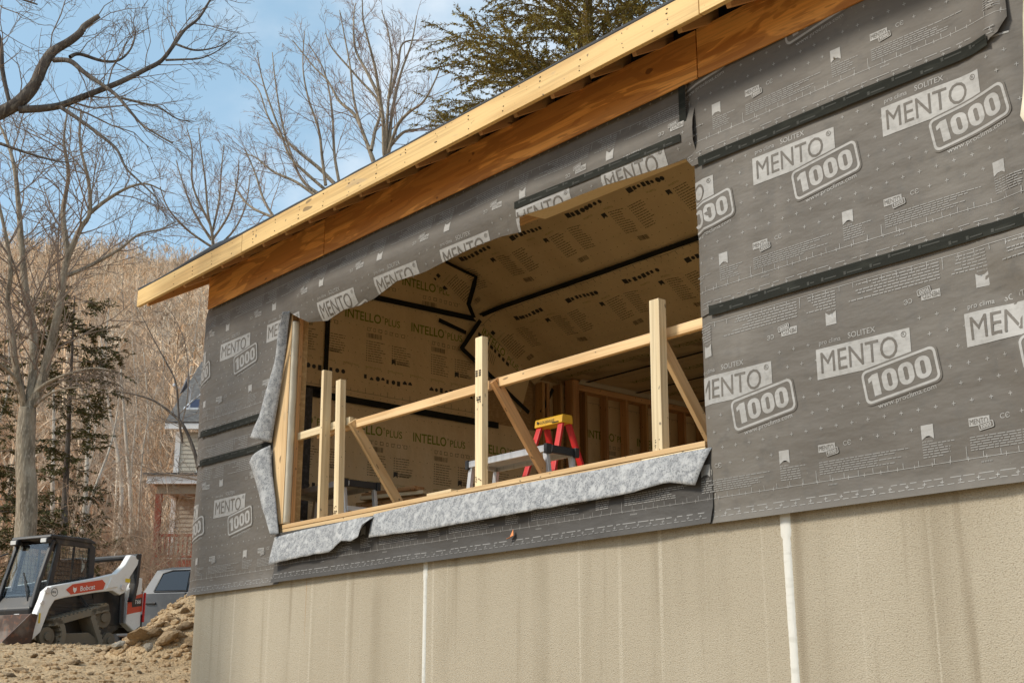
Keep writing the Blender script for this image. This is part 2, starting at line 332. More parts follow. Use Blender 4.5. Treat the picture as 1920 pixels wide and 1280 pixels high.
def mento_print(x_from, x_to, zb, x0, seed=1, t_max=1.5):
    """one roll's printing: zb = height of the roll's lower edge, x0 = left end of one name plate"""
    p = Print(); rng = random.Random(seed)
    k0 = int(math.floor((x_from-x0)/PER))-1; k1 = int(math.ceil((x_to-x0)/PER))+1
    def para(xa, xb, za, zt, n, inv=False):
        st = (zt-za)/n
        for i in range(n):
            z = zt - (i+.5)*st if not inv else za + (i+.5)*st
            ln = (xb-xa)*(1.0 if i == 0 else rng.uniform(.62, .95)); x = xa; e = xa+ln
            while x < e:
                w = rng.uniform(.012, .05); w = min(w, e-x)
                q = x if not inv else xa+xb-x-w
                p.rect(q, z-st*.2, q+w, z+st*.2, 3); x += w+.006
    for k in range(k0, k1+1):
        X = x0+k*PER; z = zb
        p.text('pro clima', X+.025, z+.937, .027, 0); p.text('SOLITEX', X+.222, z+.937, .032, 0)
        p.rect(X, z+.735, X+.61, z+.915, 0)
        p.text('MENTO', X+.03, z+.768, .122, 1, width=.50)
        c = [(X+.572+.017*math.cos(a*.6283), z+.885+.017*math.sin(a*.6283)) for a in range(10)]; ci = [(X+.572+.0135*math.cos(a*.6283), z+.885+.0135*math.sin(a*.6283)) for a in range(10)]
        p.ring(c, ci, 1); p.text('R', X+.566, z+.877, .016, 1)
        rot = rad(8.2); cx, cz = X+.532, z+.660
        p.poly(p.rrect(cx, cz, .485, .215, .04, rot), 1)
        p.ring(p.rrect(cx, cz, .465, .195, .036, rot), p.rrect(cx, cz, .435, .165, .024, rot), 2)
        bx, bz = cx-.195*math.cos(rot)+.062*math.sin(rot), cz-.195*math.sin(rot)-.062*math.cos(rot)
        p.thousand(bx, bz, .124, .39, rot, 2)
        p.text('www.proclima.com', X+.385, z+.503, .026, 0, width=.36, rot=rot)
        for inv in (False, True):      # small marks along both edges, the upper ones upside down
            if inv: p.xf = lambda a, b, X=X, z=z: (2*X-.154-a, 2*z+1.409-b)
            p.rect(X-.03, z+.318, X+.085, z+.362, 0); p.text('MENTO', X-.024, z+.327, .027, 1, width=.10)
            p.poly(p.rrect(X+.065, z+.312, .085, .038, .008, rot), 1); p.ring(p.rrect(X+.065, z+.312, .082, .036, .008, rot), p.rrect(X+.065, z+.312, .074, .028, .005, rot), 2)
            p.thousand(X+.035, z+.297, .022, .06, rot, 2); p.text('C', X+.14, z+.335, .026, 0); p.text('\u0404', X+.168, z+.335, .026, 0)
            p.poly([(X-.307, z+.29), (X-.285, z+.304), (X-.271, z+.313), (X-.254, z+.304), (X-.235, z+.29), (X-.235, z+.368), (X-.307, z+.368)], 0)
            p.text('pro clima', X-.305, z+.276, .010, 0, width=.06)
            for i in range(10): p.rect(X-.06+i*PER/10, z+.155, X-.0568+i*PER/10, z+.155+(.066 if i == 0 else .03), 0)
            p.rect(X-.062, z+.153, X-.062+PER, z+.1558, 0)
            p.xf = lambda a, b: (a, b)
        para(X-.033, X+.55, z+.190, z+.268, 6); para(X-.307, X-.12, z+.19, z+.272, 6)
        para(X-.69, X-.118, z+1.14, z+1.245, 6, True); para(X-.05, X+.155, z+1.14, z+1.245, 6, True)
        for i in range(7): p.rect(X+.02+i*.009, z+.126, X+.025+i*.009, z+.135, 3)
        x = X
        while x < X+PER-.03:
            w = rng.uniform(.03, .09); p.rect(x, z+.072, x+w, z+.077, 3); x += w+rng.uniform(.008, .05)
        for i in range(16): p.rect(X+i*PER/16, z+.038, X+i*PER/16+.038, z+.041, 0)
    nx = int((k1-k0+1)*9)
    for j in range(14):
        for i in range(nx):
            x = x0+k0*PER+i*PER/9+(PER/18 if j % 2 else 0); t = .055+j*.1
            u = (x-x0) % PER
            if .28 < t < .40 and (u < .24 or u > .6): continue
            if .70 < t < .96 and u < .64: continue
            if .48 < t < .8 and .28 < u < .80: continue
            if .17 < t < .28 or 1.02 < t < 1.27: continue
            p.rect(x-.011, zb+t-.0016, x+.011, zb+t+.0016, 0); p.rect(x-.0016, zb+t+.0016, x+.0016, zb+t+.011, 0); p.rect(x-.0016, zb+t-.011, x+.0016, zb+t-.0016, 0)
    p.lifts = (.0025, .004, .0055, .0025); return p
INKS = ('print', 'membrane', 'print', 'print_faint')
def wall_fn(y0, amp=1.0, seed=0, extra=None):
    def fn(x, z, lift):
        y = y0 + amp*(.014*noise.noise((x*.8, z*.9, seed)) + .0045*noise.noise((x*1.9+5, z*2.3, seed+3)))
        if extra: y += extra(x, z)
        return V((x, y-lift, z))
    return fn

# --- foundation and structure behind the wrap
FX0, FX1 = -11.85, 3.0
b = MB(); b.box((FX0, 0, -2.4), (FX1, .25, 1.13)); b.box((FX0, .252, -2.4), (FX0+.25, 11, 1.13)); b.box((FX0+.252, 10.75, -2.4), (FX1, 11, 1.13))
b.build('foundation_wall', 'stucco', house)
def caulk(xt, xb, w, seed):
    rng = random.Random(seed); q = MB(); n = 140; ztop, zbt = 1.06, -1.0
    ring = []
    for i in range(n+1):
        t = i/n; z = ztop+(zbt-ztop)*t; x = xt+(xb-xt)*t; wl = w/2*(1.35 if t < .07 else 1)*rng.uniform(.95, 1.05); wr = w/2*(1.25 if t < .07 else 1)*rng.uniform(.95, 1.05)
        ring.append([(x-wl, .002, z), (x-wl*.7, -.006, z), (x, -.009, z), (x+wr*.7, -.006, z), (x+wr, .002, z)])
    vs = [v for r in ring for v in r]; fs = [(i*5+j, i*5+j+1, i*5+j+6, i*5+j+5) for i in range(n) for j in range(4)]
    q.add(vs, fs); o = q.build('caulk_joint', 'caulk', house, smooth=True); return o
caulk(-8.05, -8.05, .045, 1)['label'] = 'thin white caulk joint'; caulk(-4.592, -4.578, .062, 2)['label'] = 'wide white caulk joint'
# sheathing: wall body around the opening
OX0, OX1, OZ0, OZ1 = -10.08, -5.17, 1.47, 3.62
b = MB()
b.box((FX0, .004, 1.132), (-10.272, .20, 4.27)); b.box((OX1+.05, .004, 1.132), (-1.5, .20, 4.27)); b.box((2.5, .004, 1.132), (FX1, .20, 4.27)); b.box((-1.498, .004, 3.55), (2.498, .20, 4.27)); b.box((-10.27, .004, 1.132), (OX1+.048, .20, OZ0)); b.box((-10.27, .004, OZ1), (OX1+.048, .20, 4.27))  # gap at the right end is an added unseen opening to brighten the interior
b.build('wall_sheathing', 'osb', house)
# gable ends, far walls, floor, roof over everything
EX0, EX1 = -11.85, 3.0; RY, RZ = 3.62, 6.36
b = MB(); b.prism([(.20, 1.132), (11, 1.132), (11, 4.2), (9.0, 4.2), (RY, 6.25), (.2, 4.5)], EX0, EX0+.20, plane='yz'); b.build('gable_wall', 'osb', house)
b = MB(); b.prism([(.2, 1.132), (1.5, 1.132), (1.5, 4.8), (.2, 4.5)], EX1-.2, EX1, plane='yz'); b.build('gable_wall', 'osb', house)  # unseen gap beyond this piece, added to let daylight in
b = MB(); b.prism([(8, 1.132), (11, 1.132), (11, 4.2), (8, 4.2)], EX1-.2, EX1, plane='yz'); b.build('gable_wall', 'osb', house)
b = MB(); b.box((EX0+.2, 10.8, 1.132), (-7.5, 11, 4.2)); b.build('rear_wall', 'osb', house)
b = MB(); b.box((-1.5, 10.8, 1.132), (EX1-.2, 11, 4.2)); b.build('rear_wall', 'osb', house)  # opening between the two rear pieces is added, unseen, to light the room
b = MB(); b.box((EX0+.2, .2, 1.14), (EX1-.2, 10.8, 1.30)); b.build('subfloor', 'floor_wood', house)
# roof: rafters with tails, deck, underlayment
SL = .58; YF = -.45
def zr(y): return 4.315 + SL*(y-YF)           # top of the rafters on the front slope
i = 0; x = FX0+.02
while x < 1.2:
    board('rafter', (x, YF+.04, zr(YF+.04)-.10), (x, RY, zr(RY)-.10), .038, .185, 'stud_dark' if i % 2 else 'lumber_orange', house, up=(0, -SL, 1)); x += .4064; i += 1
for xx in (-12.69,): board('fly_rafter', (xx, YF+.04, zr(YF+.04)-.10), (xx, RY, zr(RY)-.10), .04, .185, 'lumber_orange', house, up=(0, -SL, 1))
for yy in (.5, 1.4, 2.3, 3.2): board('lookout', (-12.67, yy, zr(yy)-.06), (-11.86, yy, zr(yy)-.06), .038, .089, 'lumber_orange', house)
def slab(y0, z0, y1, z1, x0, x1, th):
    q = MB(); q.prism([(y0, z0), (y1, z1), (y1, z1+th), (y0, z0+th)], x0, x1, plane='yz'); return q
slab(YF, zr(YF)+.006, RY, zr(RY)+.006, -12.71, 2.2, .014).build('roof_deck', 'osb', house)
slab(RY+.002, zr(RY)+.006, 11.4, zr(RY)-SL*(11.4-RY)*.62, -12.71, 2.2, .014).build('roof_deck', 'osb', house)
# underlayment with a loose, rippled front edge
q = MB(); rng = random.Random(5); n = 150; vs = []
for i in range(n+1):
    x = -12.74+i*(2.2+12.74)/n
    lift = .010+.030*max(0, noise.noise((x*.9, 1.3, 0)))+.012*noise.noise((x*3, 0, 2))+(.05*math.exp(-((x+11.3)/.5)**2))
    hang = .012+.02*max(0, noise.noise((x*.6, 7, 0)))
    zz = zr(YF)+.022
    vs += [(x, YF-.022, zz-.012-hang*.3), (x, YF-.018, zz+lift*.6), (x, YF+.10, zz+.08+lift), (x, YF+.5, zr(YF+.5)+.028), (x, RY, zr(RY)+.03)]
q.add(vs, [(i*5+j, i*5+5+j, i*5+6+j, i*5+1+j) for i in range(n) for j in range(4)])
q.build('roof_underlayment', 'felt', house, smooth=True, solid=.006)
# fascia boards, butt-jointed
FJ = [-12.712, -10.42, -4.655, -1.6, 1.6]
for j, (a, c) in enumerate(zip(FJ, FJ[1:])):
    dz = .004 if j % 2 else 0
    board('fascia_board', (a+.003, YF-.019, 4.222+dz*.6), (c-.003, YF-.019, 4.222-dz*.5), .038, .184, 'fascia_wood', house)
b = MB(); rng = random.Random(9); x = FX0+.02
while x < 0:
    for dz in (-.05, -.015, .03, .06):
        if rng.random() < .75: b.cyl((x+rng.uniform(-.012, .012), YF-.0395, 4.222+dz), (x+rng.uniform(-.012, .012), YF-.037, 4.222+dz), .0045, 6)
    x += .4064
b.build('nail_heads', 'steel', house)['kind'] = 'stuff'
slab(YF+.0, zr(YF)+.0, YF+.03, zr(YF+.03), -12.70, 2, .003).build('drip_strip', 'lumber_orange', house)
# plywood frieze panels
PJ = [-11.855, -9.60, -5.035, -.2]
for j, (a, c) in enumerate(zip(PJ, PJ[1:])):
    o = board('plywood_panel', (a+.005, -.075, 4.157), (c-.005, -.075, 4.157-.002*j), .014, .352, 'plywood', house, bevel=.002)
for a, c in zip(PJ, PJ[1:]): pass
b = MB(); b.box((FX0+.01, -.066, 4.03), (0, .0, 4.27)); b.build('furring', 'stud_dark', house)

b = MB(); b.box((FX0+.01, .004, 4.272), (2, .03, 4.62)); b.build('eave_shade_panel', 'felt', house)  # black panel added to paint the gap between the rafter tails dark
b = MB(); b.prism([(YF+.02, zr(YF+.02)-.004), (.0, zr(0)-.004), (.0, zr(0)-.010), (YF+.02, zr(YF+.02)-.010)], -11.85, 2, plane='yz'); b.build('eave_shade_sheet', 'felt', house)  # black sheet under the deck, stands in for shade in the eave
# --- wall wrap sheets
LB = [(1.0, -12.185), (1.40, -12.193), (2.0, -12.245), (2.55, -12.215), (2.8, -12.21), (3.24, -12.155), (3.70, -12.125), (3.90, -12.10), (3.965, -12.06), (4.01, -11.97), (4.06, -11.84)]
def corner(x, z):
    d = max(0, -11.80-x); w = .5+.5*noise.noise((z*1.1, 3.1, 0))
    return -.03*math.exp(-((z-1.02)/.06)**2) + .9*d*d - .10*d*w - .016*math.exp(-((x+11.78+.012*math.sin(z*4))/.06)**2)
def centre_extra(x, z):
    e = corner(x, z)
    if x > -10.3:
        k = min(1, (x+10.3)/.4); zc = 3.68+.02*math.sin(x*1.7)
        e -= k*.055*math.exp(-((z-zc)/.15)**2); e += k*.06*max(0, (3.50-z)/.12)**1.5 if z < 3.5 else 0
        e -= k*.012*noise.noise((x*2.4, z*1.2, 9))
    return e
edge = [(-13, 2.645), (-10.45, 2.645), (-10.225, 3.575), (-9.93, 3.42), (-9.65, 3.378), (-9.35, 3.408), (-9.1, 3.392), (-8.88, 3.398), (-8.49, 3.452), (-8.11, 3.44), (-7.75, 3.455), (-7.41, 3.472), (-7.11, 3.466), (-6.90, 3.446), (-6.868, 3.60), (-5.1, 3.58)]
edge2 = [(-6.9, 3.545), (-6.868, 3.54), (-6.47, 3.515), (-6.19, 3.512), (-5.92, 3.507), (-5.66, 3.486), (-5.41, 3.47), (-5.1, 3.46)]
sheet('wall_membrane', (-12.25, -5.10, 2.645, 4.10), wall_fn(-.032, 1, 1, centre_extra), 'membrane', house, mento_print(-12.3, -5.1, 2.633, -10.655, 3), INKS, clips=[('below', edge), ('left', LB)], label='long upper wrap sheet above the opening, sagging at its lower edge')
sheet('wall_membrane', (-6.875, -5.10, 3.45, 3.66), wall_fn(-.085, 1, 11, lambda x, z: .04*max(0, (3.56-z)/.1)), 'membrane', house, mento_print(-6.9, -5.1, 2.682, -10.63, 13), INKS, clips=[('below', edge2)], label='short wrap strip below the tape at the head of the opening')
sheet('wall_membrane', (-12.25, -10.21, 2.345, 2.66), wall_fn(-.022, 1, 2, corner), 'membrane', house, mento_print(-12.3, -10.2, 1.255, -11.1, 4), INKS, hx=.05, clips=[('left', LB), ('right', [(2.3, -10.475), (2.7, -10.445)])], label='narrow exposed strip of wrap between two tapes')
sheet('wall_membrane', (-12.25, -10.19, 1.03, 2.37), wall_fn(-.014, 1, 3, corner), 'membrane', house, mento_print(-12.3, -10.2, 1.025, -11.55, 5), INKS, hx=.05, clips=[('left', LB), ('right', [(1.0, -10.18), (1.47, -10.26), (1.9, -10.40), (2.4, -10.475)])], label='lower left wrap sheet')
def strip_extra(x, z):
    return -.035*math.exp(-((z-1.03)/.06)**2) - .02*math.exp(-((z-1.10)/.05)**2)*(.5+.5*noise.noise((x*1.5, 0, 4))) - .010*noise.noise((x*3.1, z*5, 6))
sheet('wall_membrane', (-10.30, -5.10, 1.045, 1.49), wall_fn(-.028, 1, 4, strip_extra), 'membrane_shaded', house, mento_print(-10.4, -5.0, 1.045, -9.55, 6), ('print_faint', 'membrane_shaded', 'print_faint', 'print_faint'), clips=[('below', [(-11, 1.03), (-10.3, 1.035), (-9.2, 1.028), (-8.4, 1.02), (-7, 1.032), (-5, 1.052)])], label='low wrap strip under the sill')  # print dimmed along with the shaded wrap tone
def right_edge(x, z):
    d = max(0, -5.02-x); e = .5*d*d*3 - .03*math.exp(-((z-1.03)/.06)**2)
    e += -.028*math.exp(-((x+2.93-.03*math.sin(z*7))/.10)**2) - .016*math.exp(-((x+3.05)/.22)**2)*math.sin(13*x+7*z+2*math.sin(z*3))*(.4+.6*abs(math.sin(z*2.1+.5)))
    e += -.012*math.exp(-((x+5.05)/.03)**2)*(.6+.4*math.sin(z*9))
    return e
RE = [(1.0, -5.125), (1.5, -5.135), (2.2, -5.15), (2.4, -5.15), (2.9, -5.135), (3.4, -5.15), (3.46, -5.20), (4.1, -5.18)]
sheet('wall_membrane', (-5.2, -1.6, 2.362, 3.42), wall_fn(-.044, 1, 6, right_edge), 'membrane', house, mento_print(-5.3, -1.5, 2.362, -4.648, 7), INKS, hx=.07, clips=[('left', RE)], label='middle wrap sheet right of the opening')
sheet('wall_membrane', (-5.2, -1.6, 1.045, 2.385), wall_fn(-.034, 1, 5, right_edge), 'membrane', house, mento_print(-5.3, -1.5, 1.045, -4.271, 8), INKS, hx=.07, clips=[('left', RE)], label='lower wrap sheet right of the opening')
def top_edge(x, z): return right_edge(x, z)*.6 - .03*math.exp(-((x+2.98)/.05)**2) - .01*math.exp(-((z-3.46)/.05)**2)
sheet('wall_membrane', (-5.2, -2.90, 3.385, 4.10), wall_fn(-.056, 1, 7, top_edge), 'membrane', house, mento_print(-5.3, -2.8, 3.388, -4.64, 9), INKS, clips=[('left', RE), ('below', [(-5.2, 3.40), (-5.07, 3.385), (-3.02, 3.385), (-2.95, 3.42), (-2.9, 3.50)])], label='top right wrap sheet under the plywood')
sheet('wall_membrane', (-3.0, -1.6, 3.41, 4.10), wall_fn(-.03, 1, 8, right_edge), 'membrane', house)
# dark tapes over the laps
def tape(x0, x1, z0, z1, y, h, seed, tilt=0, vertical=False, nm='seam_tape', fseed=None, ex=None):
    rng = random.Random(seed); p = Print((.0015, .0015, .0015))
    if not vertical:
        x = x0+.05
        while x < x1-.05:
            w = rng.uniform(.05, .14); zz = h*(.28 if rng.random() < .5 else .68); p.rect(x, zz-.009, x+.016, zz+.012); p.rect(x+.022, zz-.004, x+w, zz+.004); x += w+.05
    f0 = wall_fn(y, 1, fseed if fseed is not None else seed, ex)
    def fn(s, t, lift):
        k = (s-x0)/(x1-x0); return f0(s, z0+(z1-z0)*k+t+.004*noise.noise((s*2.2, seed, 0)), lift)
    if vertical:
        def fn(s, t, lift): return f0(z0+(z1-z0)*0+t, s, lift)
        return sheet(nm, (x0, x1, 0, h), fn, 'tape', house, None)
    return sheet(nm, (x0, x1, 0, h), fn, 'tape', house, p, ('tape_print',)*3, hx=.1, hz=.02, prname='tape_printing')
tape(-5.05, -1.6, 2.343, 2.338, -.050, .066, 21, fseed=6, ex=right_edge)
tape(-5.075, -3.01, 3.362, 3.366, -.066, .064, 22, fseed=7, ex=top_edge)
tape(-11.905, -10.47, 2.617, 2.608, -.040, .068, 23, fseed=1, ex=corner)
tape(-11.905, -10.49, 2.318, 2.312, -.029, .068, 24, fseed=2, ex=corner)
tape(-6.885, -5.2, 3.604, 3.574, -.0935, .058, 25, fseed=11)
tape(3.60, 4.08, -5.215, 0, -.072, .06, 26, vertical=True)
# folded grey fleece flaps (back of the wrap) below and beside the opening
def flap(name, top, bot, bulge, seed, label, n=70, m=10, y0=-.04, curl=None, dark=False):
    q = MB(); vs = []
    for i in range(n+1):
        s = i/n; a = V(poly_at(top, s)); c = V(poly_at(bot, s))
        for j in range(m+1):
            t = j/m; p = a.lerp(c, t)
            y = y0 - bulge*(.35*math.sin(t*math.pi*.5)+.75*t) - .02*noise.noise((p.x*2.2, p.y*3, seed))*t - .016*abs(noise.noise((p.x*5.5, p.y*2.5, seed+4)))*t
            if curl: y -= curl(s, t)
            vs.append((p.x, y, p.y+.006*noise.noise((p.x*7, seed, 0))*t))
    q.add(vs, [(i*(m+1)+j, (i+1)*(m+1)+j, (i+1)*(m+1)+j+1, i*(m+1)+j+1) for i in range(n) for j in range(m)])
    o = q.build(name, ['fleece', 'membrane'], house, smooth=True)
    sm = o.modifiers.new('thickness', 'SOLIDIFY'); sm.thickness = .0025; sm.offset = 0
    o['label'] = label; return o
def poly_at(pts, s):
    d = [0]
    for a, c in zip(pts, pts[1:]): d.append(d[-1]+math.hypot(c[0]-a[0], c[1]-a[1]))
    x = s*d[-1]
    for i in range(len(pts)-1):
        if x <= d[i+1] or i == len(pts)-2:
            k = (x-d[i])/max(1e-9, d[i+1]-d[i]); return (pts[i][0]+(pts[i+1][0]-pts[i][0])*k, pts[i][1]+(pts[i+1][1]-pts[i][1])*k)
flap('fleece_flap', [(-8.72, 1.495), (-8.0, 1.515), (-7, 1.512), (-6, 1.508), (-5.35, 1.515), (-5.085, 1.512)], [(-8.71, 1.30), (-8.0, 1.285), (-7.35, 1.29), (-6.75, 1.296), (-6.2, 1.300), (-5.72, 1.303), (-5.42, 1.333), (-5.33, 1.315), (-5.2, 1.29)], .045, 3, 'long fleece flap folded down over the sill')
flap('fleece_flap', [(-10.30, 1.455), (-9.8, 1.475), (-9.3, 1.478), (-8.9, 1.488), (-8.70, 1.475)], [(-10.27, 1.205), (-9.75, 1.228), (-9.3, 1.235), (-9.09, 1.31), (-8.92, 1.285), (-8.80, 1.31), (-8.72, 1.40)], .045, 5, 'short rumpled fleece flap at the left end of the sill', curl=lambda s, t: .05*max(0, s-.65)*t*3)
flap('fleece_flap', [(-10.215, 3.585), (-10.25, 3.25), (-10.31, 2.9), (-10.38, 2.6), (-10.44, 2.35)], [(-10.235, 3.57), (-10.33, 3.22), (-10.46, 2.87), (-10.60, 2.6), (-10.72, 2.44)], .05, 7, 'upper fleece flap peeled back beside the opening', n=40, y0=-.045, curl=lambda s, t: .06*s*math.sin(t*3.1))
flap('fleece_flap', [(-10.455, 2.33), (-10.39, 2.05), (-10.30, 1.78), (-10.22, 1.48)], [(-10.73, 2.19), (-10.62, 2.02), (-10.5, 1.82), (-10.275, 1.475)], .05, 8, 'lower fleece flap peeled back beside the opening', n=40, y0=-.045, curl=lambda s, t: .05*(1-s)*math.sin(t*3.1))
# small orange tag caught on the strip
b = MB(); b.add([(-6.99, -.05, 1.135), (-6.935, -.06, 1.15), (-6.955, -.045, 1.195), (-6.985, -.085, 1.128)], [(0, 1, 2), (0, 3, 1)]); b.build('paper_tag', 'tag_orange', house, solid=.002)

# --- opening: sill plates, jamb studs, header
board('sill_plate', (-10.23, .085, 1.546), (-5.165, .085, 1.552), .19, .036, 'lumber', house)
board('sill_plate', (-10.23, .085, 1.506), (-5.72, .085, 1.511), .186, .036, 'lumber', house)
board('sill_plate', (-5.715, .085, 1.511), (-5.165, .085, 1.513), .186, .036, 'lumber_pale', house)
board('jamb_stud', (OX1+.028, .10, 1.57), (OX1+.028, .10, 3.6), .17, .038, 'lumber', house, up=(1, 0, 0))
b = MB(); b.box((0, -.155, -.012), (2.02, .155, .0)); b.build('jamb_board', 'lumber', house, Matrix(((0, 1, 0, -10.382), (0, 0, -1, -.010), (1, 0, 0, 1.575), (0, 0, 0, 1))), .003)
board('jamb_stud', (-10.245, .095, 1.57), (-10.245, .095, 3.60), .045, .04, 'lumber_orange', house, up=(1, 0, 0))
# pale sheet edge turned round the jamb
q = MB(); vs = []
for i in range(81):
    z = 1.575+i*(3.50-1.575)/80; w = .010*noise.noise((z*4.5, 0, 3))+.005*noise.noise((z*14, 2, 3)); vs += [(-10.228, -.004, z), (-10.212+w, .018, z), (-10.204+w*.8, .048+w, z), (-10.222, .072, z)]
q.add(vs, [(i*4+j, i*4+j+1, i*4+j+5, i*4+j+4) for i in range(80) for j in range(3)]); q.build('turned_sheet_edge', 'intello_white', house, smooth=True, solid=.003)
b = MB(); b.add([(-6.87, -.040, 3.580), (-5.12, -.040, 3.502), (-5.12, .21, 3.59), (-6.87, .21, 3.60)], [(0, 1, 2, 3)]); b.build('head_lining', 'intello', house, solid=.004)
board('header', (-10.2, .10, 3.668), (OX1+.05, .10, 3.668), .15, .13, 'stud_dark', house)

# ================================================================== interior lining
GX = -11.55
def intello_print(u0, u1, zb, x0, seed, per=.905, edges=True, col=0):
    """roll printing; local v runs 0..1.5 across the roll"""
    p = Print((.003, .003, .003)); rng = random.Random(seed); k0 = int((u0-x0)/per)-2; k1 = int((u1-x0)/per)+2
    for k in range(k0, k1+1):
        X = x0+k*per
        p.text('INTELLO', X, zb+.93, .102, 0, bold=.012, width=.48); p.text('PLUS', X+.535, zb+.935, .078, 0, bold=.004, width=.215)
        c = [(X+.505+.014*math.cos(a*.785), zb+1.015+.014*math.sin(a*.785)) for a in range(8)]; ci = [(X+.505+.010*math.cos(a*.785), zb+1.015+.010*math.sin(a*.785)) for a in range(8)]; p.ring(c, ci, 0)
        x = X+.30
        for w in (.05, .035, .06, .04, .05, .05, .06): p.ring(p.rrect(x+w/2, zb+.845, w*.8, .04, .004), p.rrect(x+w/2, zb+.845, w*.6, .03, .004), 2); x += w+.03
        for i in range(12): w = rng.uniform(.004, .011); p.rect(X+.30+i*.017, zb+.745, X+.30+i*.017+w, zb+.80, 2)
        for cx, nl, ww in ((X+.30, 9, .27), (X+.65, 8, .27)):
            for i in range(nl):
                z = zb+.70-i*.028
                p.rect(cx, z, cx+.012, z+.010, 1); q = cx+.025; e = cx+ww*rng.uniform(.65, 1)
                while q < e: w = rng.uniform(.02, .06); p.rect(q, z, min(q+w, e), z+.008, 2); q += w+.008
        p.poly([(X+.65, zb+.485), (X+.678, zb+.507), (X+.706, zb+.485), (X+.706, zb+.553), (X+.65, zb+.553)], 1)
        q = X+.72
        for i in range(4): p.rect(q, zb+.50+i*.012, q+rng.uniform(.10, .2), zb+.505+i*.012, 2)
        q = X
        for i in range(3): p.text('INTELLO', q, zb+.395, .020, 3, width=.13); p.text('PLUS', q+.14, zb+.395, .016, 3, width=.06); q += .30
        q = X+.28
        for i in range(9):
            s_ = rng.uniform(.022, .03); t = rng.random(); cz = zb+.285+rng.uniform(-.01, .02)
            if t < .4: p.rect(q, cz-s_, q+s_*1.5, cz+s_, 1)
            elif t < .7: p.poly([(q+s_+s_*math.cos(a*.785), cz+s_*math.sin(a*.785)) for a in range(8)], 1)
            else: p.poly([(q, cz-s_*.6), (q+s_*2, cz-s_*.6), (q+s_*2, cz), (q+s_, cz+s_), (q, cz)], 1)
            q += .075
        for i in range(9): p.rect(X+i*per/9, zb+.102, X+i*per/9+.004, zb+.13+(.03 if i % 3 == 0 else 0), 1); p.rect(X+i*per/9, zb+1.36, X+i*per/9+.004, zb+1.385, 1)
        p.rect(X, zb+.10, X+per, zb+.1035, 1); p.rect(X, zb+1.385, X+per, zb+1.388, 1)
        for i in range(9):
            for j in range(8): p.rect(X+(i+.5*(j % 2))*.1, zb+.06+j*.16, X+(i+.5*(j % 2))*.1+.012, zb+.066+j*.16, 2)
    p.lifts = (.003, .003, .003, .003); return p
IINK = ('ink_green', 'ink_black', 'ink_brown', 'ink_olive')
def gable_fn(off=0):
    def fn(s, t, lift):
        return V((GX+off+.012*(math.cos((s-1.5)*2*math.pi/.4064))*.5 + .006*noise.noise((s*2, t*2, 5)) + lift, s, t))
    return fn
sheet('vapour_sheet', (.20, 3.42, 3.22, 4.46), gable_fn(), 'intello', house, intello_print(.2, 3.4, 3.205, 1.43, 31), IINK, clips=[('above', [(.2, 5), (3.22, 4.62), (3.5, 4.42)])], label='middle lining sheet on the gable wall')
sheet('vapour_sheet', (.20, 4.28, 1.30, 3.225), gable_fn(-.012), 'intello', house, intello_print(.2, 4.3, 1.925, 1.50, 32), IINK, label='lower lining sheet on the gable wall')
def zc(y): return 4.55 - .65*(y-3.3)          # back slope of the ceiling
sheet('vapour_sheet', (.20, 3.36, 4.455, 6.2), gable_fn(-.012), 'intello', house, intello_print(.2, 3.4, 3.745, 1.30, 33), IINK, clips=[('above', [(.2, 4.55), (1.6, 5.4), (2.0, 5.392), (3.36, zc(3.36)-.005)])], label='upper lining sheet on the gable wall')
# ceiling: front slope, then back slope whose sheets turn down on to the gable wall
def ceil_fn(off=0):
    c, s_ = 1/math.hypot(1, .65), .65/math.hypot(1, .65)
    def fn(s, t, lift):          # s along the house, t down the slope measured from the ridge line y = 2.0
        y = 2.0+t*c; z = zc(2.0)-t*s_
        w = .010*math.cos((s+11.5)*2*math.pi/.6) + .008*noise.noise((s*1.7, t*2, 2)); k = max(0, -11.1-s)
        z -= .9*k*k*.6
        return V((s, y, z-off-w-lift))
    return fn
LC = math.hypot(1, .65)
def flip(pr, total):
    for k in pr.L: pr.L[k] = ([(a, total-b) for a, b in pr.L[k][0]], pr.L[k][1])
    return pr
T1 = 1.30*LC; T2 = 2.21*LC
pc = intello_print(-11.6, -2, 0, -11.05, 41); 
for k in pc.L: pc.L[k] = ([(-13.2-a, 1.44-b+T1-1.42) for a, b in pc.L[k][0]], pc.L[k][1])
pc2 = intello_print(-11.6, -2, 0, -11.4, 42)
for k in pc2.L: pc2.L[k] = ([(a, b*-1+T1+1.42) for a, b in pc2.L[k][0]], pc2.L[k][1])
